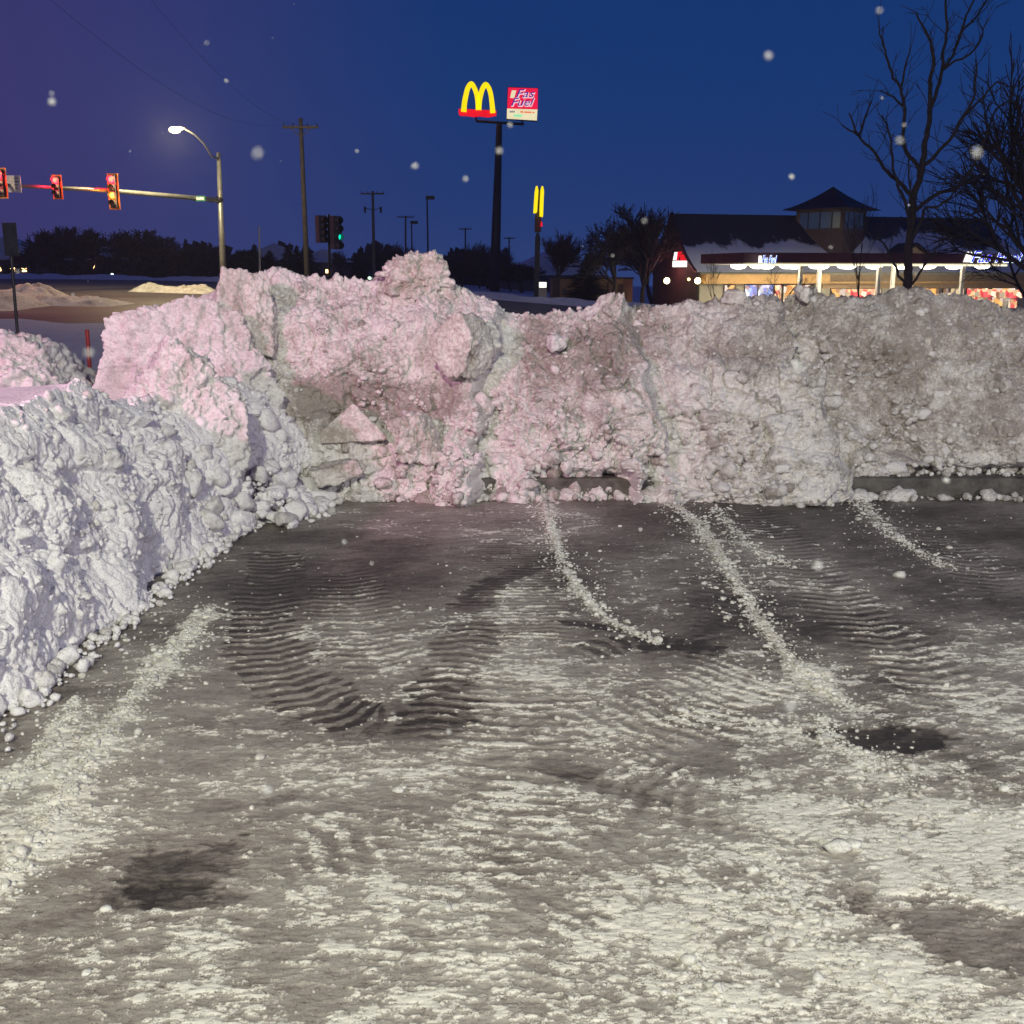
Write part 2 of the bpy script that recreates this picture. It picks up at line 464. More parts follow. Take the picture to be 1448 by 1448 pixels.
track([(600, 1050), (615, 990), (660, 900), (668, 860)], .15, .085, .42, -.22, .3, 2, .004, .85)
track([(640, 870), (690, 825), (760, 795)], .10, .06, .08, -.34, .1, 3, .006, .95)
track([(733, 705), (738, 790), (735, 930)], .26, .055, .34, .00, .0, 4, 0, .8)
track([(735, 920), (715, 1060), (650, 1180), (560, 1448)], .30, .075, .30, .02, .1, 5)
track([(480, 800), (520, 900), (560, 960)], .24, .075, .40, .02, .3, 6, 0, .7)
track([(1050, 715), (1180, 840), (1330, 960), (1448, 1060)], .22, .085, .45, .04, .35, 7, 0, .7)
track([(985, 720), (1040, 860), (1030, 960), (900, 1060)], .24, .08, .18, -.03, .4, 8)
track([(780, 930), (900, 905), (1060, 915)], .10, .09, .3, -.26, .2, 9, .004, .85)
track([(1100, 940), (960, 1000), (800, 1060)], .24, .07, .40, .12, .12, 10, 0, .5)
track([(1448, 1180), (1200, 1140), (960, 1120), (760, 1060)], .22, .07, .22, .05, .1, 11)
track([(600, 1448), (760, 1260), (980, 1160)], .26, .07, .20, .03, .1, 12)
track([(900, 1448), (1080, 1240), (1400, 1180)], .24, .07, .18, .06, .1, 13)
track([(180, 1448), (330, 1240), (600, 1130)], .24, .09, .22, .03, .35, 14)
track([(1310, 740), (1448, 850)], .22, .08, .3, .03, .3, 15)
# --- bare or smeared patches
def patch(c, rx, ry, ang, amt, soft=.35, sink=0.004, seed=0):
    global snow, h, film
    p = gnd(*c); a = R(ang)
    u = ((X - p.x) * math.cos(a) + (Y - p.y) * math.sin(a)) / rx
    v = (-(X - p.x) * math.sin(a) + (Y - p.y) * math.cos(a)) / ry
    q = np.sqrt(u * u + v * v) + .30 * fbm2(X * 5, Y * 6, 2, 70 + seed) + .16 * fbm2(X * 22, Y * 34, 4, 75 + seed, .7)
    m = sstep(1.0, 1.0 - soft * .6, q)
    snow = snow - .85 * amt * m; film = film - amt * .62 * m; h = h - sink * m
patch((1255, 1040), .26, .15, 0, .62, .3, .006, 1)
patch((1440, 1335), .36, .20, -25, .60, .35, .008, 2)
patch((258, 1225), .17, .17, 20, .5, .35, .004, 3)
patch((240, 1262), .22, .06, -3, .4, .35, .004, 4)
patch((395, 1125), .10, .05, 35, .4, .5, .003, 5)
patch((310, 1130), .09, .06, 0, .35, .5, .003, 6)
patch((840, 882), .18, .06, -25, .5, .3, .004, 7)
patch((960, 912), .26, .045, 0, .42, .3, .004, 8)
patch((860, 770), .30, .55, 0, .15, .7, 0, 9)
patch((1150, 790), .35, .7, -20, .17, .7, 0, 10)
patch((560, 800), .75, .9, 0, .10, .6, 0, 11)
patch((180, 1130), .45, .8, 0, .12, .6, 0, 12)
patch((60, 930), .30, 1.4, 8, .35, .6, 0, 13)
patch((1400, 770), .7, .6, 0, .10, .6, 0, 14)
patch((800, 1085), .18, .07, -10, .35, .5, .003, 15)
patch((900, 1120), .35, .06, -30, .3, .5, .003, 16)
patch((1040, 1170), .35, .05, -25, .3, .5, .003, 17)
# --- windrows of crumbs spilled off the blade
WIND = [([(768, 700), (795, 790), (850, 865), (930, 905)], .055, 1.0), ([(930, 700), (985, 740), (1040, 820), (1085, 890), (1150, 960), (1215, 1000)], .07, 1.2),
        ([(1010, 715), (1060, 770), (1120, 800)], .07, .5), ([(1215, 705), (1250, 745), (1310, 785), (1345, 800)], .09, .8),
        ([(-40, 1290), (60, 1165), (150, 1035), (230, 935), (300, 855)], .085, 1.1), ([(1160, 1010), (1190, 1050), (1260, 1085)], .06, .8),
        ([(1080, 1200), (1130, 1290), (1240, 1380), (1330, 1448)], .10, .5), ([(930, 1010), (1120, 1030), (1300, 1110)], .12, .4),
        ([(1030, 1448), (980, 1330), (1090, 1250)], .10, .35), ([(0, 1110), (60, 1060), (110, 985)], .07, .8), ([(1448, 1150), (1300, 1150), (1180, 1130)], .09, .35)]
for k, (P, w, am) in enumerate(WIND):
    d, s, L = along(X, Y, gpoly(P), w * 3)
    wv_ = .75 * w * (.55 + .9 * np.clip(.5 + fbm2(X * 3.2, Y * 3.2, 3, 87 + k), 0, 1.3))
    q = np.exp(-(d / wv_) ** 2) * sstep(-.01, .12, s) * sstep(L + .01, L - .2, s)
    lump = np.clip(.55 + .9 * fbm2(X * 16, Y * 16, 3, 80 + k), 0, 1.6)
    snow = snow + .60 * am * q * (.45 + .55 * lump); film = film + .2 * am * q; h = h + .012 * am * q * lump
# bare strip at the kerb
snow = snow - 0.22 * sstep(7.5, 8.1, Y)
snow = np.clip(snow, 0, 1)
h = h + 0.0026 * sstep(.45, .75, snow) + 0.0014 * grain * snow
crk = np.abs(fbm2(X * 3, Y * 5, 4, 90))
far_fade = sstep(-6, 0.5, Y) * sstep(-7, -3, X) * sstep(9, 5, X)
H_LOT = (h - 0.012) * far_fade
me = np_mesh('parking_lot', np.stack([X, Y, H_LOT], -1), grid_q(*X.shape))
set_attr(me, 'snow', snow); set_attr(me, 'film', np.clip(film, 0, 1))
m, nt, b = new_mat('snowy_asphalt')  # film of ice over aggregate, loose white grains on top
g = N(nt, 'ShaderNodeNewGeometry').outputs['Position']
sa = N(nt, 'ShaderNodeAttribute', attribute_name='snow').outputs['Fac']
f1 = noise(nt, 55, 5, .75, g); f2 = noise(nt, 190, 3, .7, g); f3 = noise(nt, 2.2, 4, .6, g)
mp = N(nt, 'ShaderNodeMapping'); mp.inputs['Scale'].default_value = (36, 62, 36); nt.links.new(g, mp.inputs['Vector'])
f4 = noise(nt, 1.0, 5, .72, mp.outputs[0])
fa = N(nt, 'ShaderNodeAttribute', attribute_name='film').outputs['Fac']
v = math_n(nt, 'ADD', sa, math_n(nt, 'ADD', math_n(nt, 'MULTIPLY_ADD', f1, .46, -.23), math_n(nt, 'MULTIPLY_ADD', f4, .60, -.30)))
vf_ = math_n(nt, 'ADD', math_n(nt, 'MULTIPLY_ADD', f2, .56, math_n(nt, 'SUBTRACT', fa, .28)), math_n(nt, 'ADD', math_n(nt, 'MULTIPLY_ADD', f1, .42, -.21), math_n(nt, 'MULTIPLY_ADD', f4, .50, -.25)))
v2 = math_n(nt, 'MULTIPLY_ADD', f2, .95, math_n(nt, 'SUBTRACT', v, .475))
c = ramp(nt, vf_, [(0.02, (.050, .042, .037)), (0.20, (.125, .107, .092)), (0.40, (.24, .213, .187)), (0.60, (.345, .317, .28)), (0.9, (.46, .435, .385))])
c = mixc(nt, ramp(nt, v2, [(.58, (0, 0, 0)), (.74, (1, 1, 1))]), c, (.80, .78, .70))
c = mixc(nt, ramp(nt, math_n(nt, 'MULTIPLY_ADD', f4, .6, math_n(nt, 'MULTIPLY', f2, .4)), [(.35, (1, 1, 1)), (.45, (0, 0, 0))]), c, mixc(nt, 1.0, c, (.42, .38, .35), 'MULTIPLY'))
c = mixc(nt, math_n(nt, 'MULTIPLY', f3, .5), c, mixc(nt, 1.0, c, (.82, .78, .74), 'MULTIPLY'))
nt.links.new(c, b.inputs['Base Color'])
nt.links.new(ramp(nt, v, [(0.05, (.42,) * 3), (0.4, (.6,) * 3), (.8, (.85,) * 3)]), b.inputs['Roughness'])
b.inputs['Specular IOR Level'].default_value = .4
bn = N(nt, 'ShaderNodeBump'); bn.inputs['Strength'].default_value = .8; bn.inputs['Distance'].default_value = .005
nt.links.new(math_n(nt, 'MULTIPLY_ADD', f1, .7, math_n(nt, 'MULTIPLY_ADD', f4, .8, math_n(nt, 'MULTIPLY', f2, .6))), bn.inputs['Height']); nt.links.new(bn.outputs[0], b.inputs['Normal'])
tag(link('parking_lot', me, m, smooth=True), kind='structure')
def lot_z(x, y):
    i = min(len(rows) - 1, max(0, int(np.searchsorted(rows, y)))); j = min(len(cols) - 1, max(0, int(np.searchsorted(cols, x))))
    return H_LOT[i, j], snow[i, j]

# ------------------------------------------------------------------ clods
def ico(sub):
    bm = bmesh.new(); bmesh.ops.create_icosphere(bm, subdivisions=sub, radius=1)
    bm.verts.ensure_lookup_table()
    V = np.array([v.co[:] for v in bm.verts]); Fc = np.array([[v.index for v in f.verts] for f in bm.faces]); bm.free()
    return V, Fc
ICO = {k: ico(k) for k in (1, 2, 3, 4, 6, 7)}

def cut_shape(V, rng, n=14, jit=.35, soft=14.0):
    """directions -> radii of a polyhedron with softened edges"""
    nn = np.vstack([rng.normal(size=(n, 3)), np.eye(3), -np.eye(3)]); nn /= np.linalg.norm(nn, axis=1)[:, None]
    dd = np.concatenate([rng.uniform(1 - jit, 1 + jit, n), rng.uniform(1.0, 1.25, 6)])
    q = np.maximum(V @ nn.T, 1e-3) / dd
    return V / ((q ** soft).sum(1) ** (1 / soft))[:, None]

rng = np.random.default_rng(7)
CLOD = {}
for k, n in ((1, 6), (2, 12), (3, 12)):
    L = []
    for i in range(n):
        V = cut_shape(ICO[k][0], rng, 10 if i % 3 else 22, .32 if i % 3 else .15, 16)
        s = 40 + i * 7
        V = V * (1 + .16 * fbm3(V[:, 0] * 2.2, V[:, 1] * 2.2 + s, V[:, 2] * 2.2, 2 + (k > 1), s))[:, None]
        L.append(V)
    CLOD[k] = L

def rot_rand(rng):
    q = rng.normal(size=4); q /= np.linalg.norm(q); w, x, y, z = q
    return np.array([[1 - 2 * (y * y + z * z), 2 * (x * y - z * w), 2 * (x * z + y * w)], [2 * (x * y + z * w), 1 - 2 * (x * x + z * z), 2 * (y * z - x * w)], [2 * (x * z - y * w), 2 * (y * z + x * w), 1 - 2 * (x * x + y * y)]])

def clods(name, pts, sizes, sub, mat, parent=None, squash=.75, dirt=None):
    Vs, Fs, n = [], [], 0; D = []
    for i, (p, s) in enumerate(zip(pts, sizes)):
        k = sub(s); V = CLOD[k][rng.integers(len(CLOD[k]))] @ rot_rand(rng).T
        V = V * s * np.array([1, 1, squash]) * rng.uniform(.75, 1.25, 3) + p
        Vs.append(V); Fs.append(ICO[k][1] + n); n += len(V)
        D.append(np.full(len(V), rng.normal(-.03, .11)))
    me = np_mesh(name, np.vstack(Vs), np.vstack(Fs), 3)
    set_attr(me, 'dirt', np.concatenate(D))
    return link(name, me, mat, parent, smooth=True)

# loose crumbs on the lot
pts, sz = [], []
for P, w, am in WIND:
    Q = resample(gpoly(P), .01)
    for i in range(int(len(Q) * 7.5 * am)):
        q = Q[rng.integers(len(Q))]; x, y = q + rng.normal(size=2) * w * (.36 if rng.random() < .72 else 1.5)
        s = min(.019, .0024 + rng.exponential(.0028))
        if y < 8.15: pts.append((x, y, lot_z(x, y)[0] + s * .25)); sz.append(s)
t = 0
while t < 16000:
    x, y = rng.uniform(LX0, LX1), rng.uniform(1.95, 8.15)
    z, sn = lot_z(x, y)
    if rng.random() < .06 + sn ** 2 * .9 and rng.random() < 3.2 / y:
        s = min(.018, .0022 + rng.exponential(.0022)); pts.append((x, y, z + s * .2)); sz.append(s)
    t += 1
for px, py, s in ((1271, 813, .035), (1185, 1198, .028), (1207, 1195, .02), (962, 1005, .022), (1000, 745, .03), (620, 690, .03)):
    p = gnd(px, py); pts.append((p.x, p.y, lot_z(p.x, p.y)[0] + s * .4)); sz.append(s)
o = clods('snow_crumbs', pts, sz, lambda s: 1 if s < .012 else 2, M['snow_crumb'], squash=.65)
tag(o, kind='stuff')

# ------------------------------------------------------------------ kerb
rngk = random.Random(3)
mb = MB()
x = -1.4
while x < 12:
    L = 3.0; mb.box(x + .006, x + L - .006, 8.16, 8.36, -.03, .145 + rngk.uniform(-.004, .004)); x += L
o = mb.build('kerb', M['concrete']); tag(o, kind='structure')
bv = o.modifiers.new('Bevel', 'BEVEL'); bv.width = .02; bv.segments = 3

# ------------------------------------------------------------------ the long ploughed bank
RIDGE = [(120, 470), (230, 430), (272, 412), (300, 405), (350, 392), (400, 386), (440, 385), (480, 386), (520, 391), (545, 390), (570, 384), (600, 384), (622, 388), (650, 398), (680, 415), (700, 426), (720, 437), (742, 440),
         (765, 436), (800, 430), (840, 427), (870, 427), (885, 428), (900, 425), (930, 420), (960, 420), (1000, 420), (1030, 416), (1100, 416), (1125, 410), (1160, 405), (1200, 412),
         (1230, 410), (1260, 408), (1300, 408), (1340, 412), (1380, 413), (1400, 420), (1430, 431), (1460, 432), (1520, 425), (1640, 420), (1900, 430), (2300, 425)]
YB = 8.12; YT = 9.05
rp = np.array([tuple(at(a, b + (9 if a < 740 else 3), YT)) for a, b in RIDGE])
bx = np.arange(-3.0, 7.6, 0.0068)
top = np.interp(bx, rp[:, 0], rp[:, 2])
top = top + .035 * fbm2(bx * 2.6, bx * 0, 3, 99) + .022 * fbm2(bx * 9, bx * 0, 3, 98)
nv_f, nv_b = 250, 46
vf = np.linspace(0, 1, nv_f); vb = np.linspace(0, 1, nv_b)[1:]
BX = np.broadcast_to(bx, (nv_f + nv_b - 1, len(bx))).copy()
# front: z from -0.03 to top, rounded crown; back slope
prof_z = np.concatenate([vf, 1 - vb ** 1.3])[:, None]
BZ = -0.03 + (top[None, :] + .03) * prof_z
lean = np.concatenate([vf * .78 + .22 * vf ** 4, np.ones(nv_b - 1)])[:, None]
BY = YB + (YT - YB) * lean + np.concatenate([np.zeros(nv_f), vb * 2.4])[:, None]
PXg, PYg = proj(BX, YB + .6 * np.clip(BZ, 0, 2), BZ)
front = np.concatenate([np.ones(nv_f), np.clip(1 - vb * 3, 0, 1)])[:, None]
def edge(poly, A, La, B, Lb, soft=5, y0=-1, y1=9999):
    q = np.array(poly); xe = np.interp(PYg, q[:, 1], q[:, 0])
    xe = xe + 14 * fbm2(PYg * .022 + poly[0][0], BX * .8, 3, 3)
    dx = PXg - xe
    g = sstep(-soft, soft, dx)
    dep = (1 - g) * A * np.exp(np.minimum(0, dx) / La) - g * B * np.exp(-np.maximum(dx, 0) / Lb)
    return dep * sstep(y0 - 18, y0 + 18, PYg) * sstep(y1 + 18, y1 - 18, PYg)
dep = 0.0
dep = dep + edge([(712, 425), (694, 520), (676, 600), (672, 690)], .15, 130, .17, 45, 9)
dep = dep + edge([(885, 415), (905, 500), (932, 560), (948, 640), (962, 690)], .11, 160, .13, 60, 9)
dep = dep + edge([(1112, 410), (1120, 520), (1163, 580), (1172, 640), (1192, 695)], .10, 120, .20, 110, 10)
dep = dep + edge([(905, 600), (905, 680)], .10, 60, .10, 25, 4, 640)
dep = dep + edge([(1000, 500), (1320, 660)], .05, 100, .05, 60, 8, 560, 660)
# lower lobe and ledge
dep = dep + .13 * sstep(498, 524, PYg + 9 * fbm2(PXg * .03, PYg * 0, 3, 8)) * sstep(935, 960, PXg) * sstep(1185, 1150, PXg)
dep = dep + .10 * sstep(560, 600, PYg) * sstep(700, 730, PXg) * sstep(925, 900, PXg)
dep = dep + .10 * sstep(600, 640, PYg) * sstep(560, 620, PXg) * sstep(690, 670, PXg)
dep = dep - .06 * np.exp(-((PXg - 480) / 75) ** 2 - ((PYg - 570) / 32) ** 2)
dep = dep + .10 * np.exp(-((PXg - 520) / 130) ** 2 - ((PYg - 470) / 50) ** 2)
# exposed kerb: bank foot drawn back
kb = (sstep(748, 762, PXg) * sstep(900, 888, PXg) * .75 + sstep(1262, 1290, PXg)) * sstep(652, 674, PYg)
kb = kb * (1 - .55 * sstep(1400, 1448, PXg) * sstep(684, 692, PYg))
dep = dep - .25 * kb
foot = sstep(640, 705, PYg) * (1 - np.clip(kb, 0, 1))
dep = dep + foot * (.05 + .06 * n2(BX * 2.5, BZ * 0, 12))
# large + chunky relief
big = fbm3(BX * 1.2, BY * 1.2, BZ * 1.5, 3, 101)
l1 = lumps(BX * 3.6, BY * 3.6, BZ * 3.6, 110); l2 = lumps(BX * 8.5, BY * 8.5, BZ * 8.5, 120); l3 = lumps(BX * 21, BY * 21, BZ * 21, 130)
fine = fbm3(BX * 30, BY * 30, BZ * 30, 3, 140, .65)
rough = .35 + .65 * sstep(-.35, .45, fbm3(BX * 1.1, BY * 1.1 + 7, BZ * 1.4, 2, 150))
strip = sstep(1100, 1200, PXg)                       # right part: cut cleaner by the blade
rough = rough * (1 - .5 * strip * sstep(660, 600, PYg))
f1_ = facets(BX * 3.1, BY * 3.1, BZ * 3.1, 170, .9); f2_ = facets(BX * 7.5, BY * 7.5, BZ * 7.5, 180, .9); f3_ = facets(BX * 18, BY * 18, BZ * 18, 190, .8)
clus = sstep(-.1, .45, fbm3(BX * 1.7, BY * 1.7 + 3, BZ * 2.0, 3, 152))
fine2 = fbm3(BX * 12, BY * 12, BZ * 12, 4, 145, .7)
ridge_n = np.concatenate([vf, np.ones(nv_b - 1)])[:, None]
calm = 1 - .75 * ridge_n ** 3
tex = .42 + .58 * sstep(-.30, .22, fbm3(BX * 1.5 + 9, BY * 1.5, BZ * 1.8, 3, 158) + .30 * sstep(540, 640, PYg) - .28 * strip * sstep(640, 560, PYg) - .15 * sstep(520, 460, PYg))
scr = fbm2(BX * 10, BZ * 1.3 + .3 * BX, 4, 161, .6); clus = clus * tex
disp = dep * front + .014 * scr * (1.2 - tex) * front + .13 * big * calm + .11 * (l1 - .25) * rough + .10 * f1_ * rough * (.5 + .5 * calm) + (.060 * f2_ + .045 * (l2 - .22)) * (.28 + .72 * clus) + .026 * f3_ * (.30 + .70 * clus) + .014 * l3 * (.15 + .85 * clus) + .014 * fine * tex + .020 * fine2 * tex
cr = np.abs(fbm3(BX * 2.4, BY * 2.4, BZ * 2.4, 3, 155)); disp = disp - .07 * sstep(.06, 0, cr) * rough; cr2 = np.abs(fbm3(BX * 6, BY * 6, BZ * 7, 3, 157)); disp = disp - .03 * sstep(.09, 0, cr2) * rough
ridge_n = np.concatenate([vf, np.ones(nv_b - 1)])[:, None]
ny, nz = -.92 + .55 * ridge_n ** 6, .22 + .6 * ridge_n ** 6
V = np.stack([BX + .25 * disp * n2(BX * 6, BZ * 6, 160), BY + ny * disp, BZ + nz * (disp - dep * front * .8)], -1)
V[..., 2] = np.maximum(V[..., 2], -.04)
BANK = V
dirt = (.22 * sstep(430, 470, PYg) * sstep(600, 520, PYg) * sstep(720, 760, PXg) * sstep(920, 860, PXg)
        + .26 * sstep(525, 545, PYg) * sstep(600, 580, PYg) * sstep(400, 430, PXg) * sstep(690, 640, PXg)
        + .16 * sstep(525, 495, PYg) * sstep(880, 930, PXg) * sstep(1130, 1100, PXg) + .17 * sstep(1080, 1200, PXg) * sstep(660, 600, PYg) - .03
        + .35 * sstep(640, 650, PYg) * sstep(668, 660, PYg) * sstep(1020, 1050, PXg) * sstep(1150, 1120, PXg)
        - .20 * sstep(600, 640, PYg) * (1 - strip) - .15 * sstep(420, 395, PYg) * sstep(640, 600, PXg) - .12 * sstep(520, 560, PYg) * sstep(930, 960, PXg) * (1 - strip))
bank = empty('snow_bank', (2.0, 8.6, 0))
tag(bank, 'long dirty ploughed snow bank across the back of the lot, grooved face', 'snow bank')
me = np_mesh('packed_face', V - np.array([2.0, 8.6, 0]), grid_q(*BX.shape)); set_attr(me, 'dirt', dirt * np.ones_like(BX))
link('packed_face', me, M['snow_dirty'], bank, smooth=True)
# rubble clinging to the face and lying at its foot
pts, sz = [], []
nfr = nv_f + 6
for i in range(17000):
    r_, c_ = int(rng.beta(.9, 1.1) * (nfr - 1)), rng.integers(len(bx))
    p = V[r_, c_]; ro = rough[r_, c_]
    if p[0] > 5.2 or rng.random() > .13 + clus[r_, c_] ** 1.5 * (.40 + .60 * (PYg[r_, c_] > 560)): continue
    s = .005 + rng.exponential(.0085)
    if r_ < 60: s *= 1.35
    s = min(s, .075)
    pts.append(p + np.array([0, s * .1, 0])); sz.append(s)
for i in range(1500):
    x = rng.uniform(-1.6, 4.6); pk = proj(x, 8.1, 0)[0]
    if (1285 < pk < 1410 or 770 < pk < 890) and rng.random() < .9: continue
    s = min(.06, .006 + rng.exponential(.011)); y = 8.10 - abs(rng.normal(0, .055)); pts.append((x, y, s * .4)); sz.append(s)
for i in range(230):                                         # snow lying on the open kerb
    x = rng.uniform(.2, 4.6); s = .01 + rng.exponential(.016); pts.append((x, rng.uniform(8.2, 8.5), .15 + s * .3)); sz.append(min(s, .07))
off = np.array([2.0, 8.6, 0])
o = clods('clods', [np.array(p) - off for p in pts], sz, lambda s: 1 if s < .011 else 2 if s < .04 else 3, M['snow_dirty'], bank, .85)
tag(o, kind='stuff')

# ------------------------------------------------------------------ left bank beside the lot
ly = np.arange(1.2, 8.5, .0065)
hgt = np.interp(ly, [1.2, 4.4, 4.8, 5.4, 6.0, 6.4, 7.0, 7.7, 8.3, 8.5], [.95, .98, 1.03, 1.06, 1.10, 1.0, .90, .92, .88, .7])
xb = np.interp(ly, [1.2, 2.5, 3.4, 4.0, 5.0, 6.0, 7.0, 7.8, 8.5], [-2.25, -2.20, -2.10, -2.03, -2.0, -1.97, -1.89, -1.72, -1.42])
nf, ntp, nbk = 210, 90, 24
vf = np.linspace(0, 1, nf); vt = np.linspace(0, 1, ntp)[1:]; vk = np.linspace(0, 1, nbk)[1:]
prx = np.concatenate([-.50 * (vf * .7 + .3 * vf ** 3), -.50 - 2.6 * vt ** 1.25, -3.1 - .6 * vk])[None, :]
prz = np.concatenate([vf ** .92, 1 - .10 * vt, .90 * (1 - vk)])[None, :]
LY = np.broadcast_to(ly[:, None], (len(ly), prx.shape[1])).copy()
LXX = xb[:, None] + prx
LZ = -.03 + (hgt[:, None] + .03) * prz
endf = sstep(7.4, 6.5, LY) ; 
shrink = np.where(prx < -.5, 1, 0) * (1 - sstep(7.2, 6.3, LY))
LZ = LZ * (1 - .8 * shrink)
facem = np.concatenate([np.ones(nf), np.clip(1 - vt * 9, 0, 1), np.zeros(nbk - 1)])[None, :]
big = fbm3(LXX * 1.7, LY * 1.7, LZ * 1.7, 3, 201)
# lumps drawn out along the slanting scrape of the plough
SY, SZ = LY * .8 + LZ * .55, LZ * .8 - LY * .35
l1 = lumps(LXX * 3, SY * 2.6, SZ * 2.6, 210); l2 = lumps(LXX * 6, SY * 7.5, SZ * 5, 220); l3 = lumps(LXX * 15, SY * 22, SZ * 13, 230)
wr = np.abs(fbm3(LXX * 3, SY * 6.5, SZ * 3, 4, 240, .55)); fine = fbm3(LXX * 26, LY * 30, LZ * 22, 3, 250, .6)
upm = sstep(.35, .8, LZ / hgt[:, None])
drape = np.abs(fbm3(LY * 7.5 - LZ * 2.5, LZ * 2.3 + LY * .6, LXX * 1.5, 4, 244, .55)); drape2 = fbm3(LY * 19 - LZ * 7, LZ * 6, LXX * 3, 3, 246, .55)
g1 = facets(LXX * 2.6, SY * 3.0, SZ * 2.2, 270, .9); g2 = facets(LXX * 6, SY * 7.5, SZ * 5, 280, .9); g3 = facets(LXX * 14, LY * 17, LZ * 12, 290, .8)
crum = fbm3(LXX * 10, LY * 13, LZ * 9, 4, 295, .72)
sm = .38 + .62 * sstep(-.25, .35, fbm3(LXX * 1.6, LY * 1.6, LZ * 1.3 + 5, 3, 298) + .35 * (upm - .5))
disp = .10 * big + .11 * (l1 - .2) * (.35 + .65 * upm) + .085 * g1 * (.45 + .55 * upm) + .045 * g2 * sm * (.35 + .65 * upm) + .014 * g3 * sm + .03 * (l2 - .2) * upm * sm - .014 * sstep(.30, 0, drape) * (1.1 - .6 * upm) + .006 * drape2 + .020 * crum * sm + .005 * fine
disp = disp * (facem * .9 + .10) + (1 - facem) * .03 * fbm3(LXX * 1.2, LY * 1.2, LZ, 2, 260)
crown = np.concatenate([vf ** 5, np.ones(ntp + nbk - 2)])[None, :]
disp = disp * (1 - .62 * np.concatenate([vf ** 3, np.ones(ntp + nbk - 2)])[None, :])
V = np.stack([LXX + (.9 - .75 * crown) * disp, LY + .12 * disp, LZ + (.25 + .6 * crown) * disp], -1)
V[..., 2] = np.maximum(V[..., 2], -.04)
lb = empty('snow_bank', (-2.5, 4, 0))
tag(lb, 'whiter scraped snow bank running along the left edge of the lot, smooth on top', 'snow bank')
loff = np.array([-2.5, 4, 0])
me = np_mesh('packed_face', V - loff, grid_q(*LY.shape)); set_attr(me, 'dirt', -.1 + 0 * LY)
link('packed_face', me, M['snow_left'], lb, smooth=True)
pts, sz = [], []
for i in range(1900):
    r_, c_ = rng.integers(len(ly)), int(rng.beta(1.2, .9) * (nf + 4))
    p = V[r_, c_]; s = .005 + rng.exponential(.0075)
    if p[1] > 6.6: s *= 1.8
    pts.append(p); sz.append(min(s, .085))
for i in range(700):
    y = rng.uniform(2.6, 8.1); x = np.interp(y, ly, xb) + abs(rng.normal(0, .07)); s = min(.05, .006 + rng.exponential(.008)); pts.append((x, y, s * .4)); sz.append(s)
for i in range(1100):                                          # tumbled heap in the corner
    p = gnd(rng.normal(385, 40), 0) if False else Vector((rng.normal(-1.75, .16), rng.normal(7.85, .28), 0)); s = .009 + rng.exponential(.014)
    pts.append((p.x, p.y, max(0, .62 - 1.3 * (p.x + 2.0)) * rng.random() ** 1.3 * .9 + s * .3)); sz.append(min(s, .075))
o = clods('clods', [np.array(p) - loff for p in pts], sz, lambda s: 2 if s < .035 else 3, M['snow_left'], lb, .85); tag(o, kind='stuff')

# ------------------------------------------------------------------ blocks
def block(label, c, dims, rot, mat, seed, planes=None, sub=6, amp=.05, soft=34, fr=3.0, cat='snow block', name='snow_block', grp=None, fineamp=.012):
    """half sizes dims; planes: extra (normal, distance) cuts in unit space"""
    r_ = np.random.default_rng(seed); V = ICO[sub][0]
    nn = [(1, 0, 0), (-1, 0, 0), (0, 1, 0), (0, -1, 0), (0, 0, 1), (0, 0, -1)]; dd = [1.0] * 6
    nn = np.array(nn, float) + r_.normal(0, .10, (6, 3))
    if cat == 'snow chunk':
        planes = (planes or []) + [(tuple(r_.normal(size=3)), r_.uniform(.75, 1.0)) for _ in range(9)]
    if planes:
        nn = np.vstack([nn, [p[0] for p in planes]]); dd = dd + [p[1] for p in planes]
    nn /= np.linalg.norm(nn, axis=1)[:, None]
    q = np.maximum(V @ nn.T, 1e-3) / np.array(dd)
    V = V / ((q ** soft).sum(1) ** (1 / soft))[:, None]
    n = V / np.linalg.norm(V, axis=1)[:, None]
    P = V * np.array(dims)
    s = seed * 13.7
    d = amp * fbm3(P[:, 0] * fr + s, P[:, 1] * fr, P[:, 2] * fr, 4, seed, .55) + amp * .9 * (lumps(P[:, 0] * 11 + s, P[:, 1] * 11, P[:, 2] * 11, seed + 5) - .2) + amp * .8 * facets(P[:, 0] * 9 + s, P[:, 1] * 9, P[:, 2] * 9, seed + 3) + amp * .35 * facets(P[:, 0] * 22 + s, P[:, 1] * 22, P[:, 2] * 22, seed + 4) + amp * .25 * (lumps(P[:, 0] * 26 + s, P[:, 1] * 26, P[:, 2] * 26, seed + 7) - .2) + fineamp * fbm3(P[:, 0] * 26 + s, P[:, 1] * 26, P[:, 2] * 26, 3, seed + 9, .6)
    P = P + n * d[:, None]
    from mathutils import Euler
    Rm = np.array(Euler([R(a) for a in rot]).to_matrix())
    P = P @ Rm.T
    o = link(name, np_mesh(name, P, ICO[sub][1], 3), mat, None, tuple(c), smooth=True)
    return tag(o, label, cat, grp)

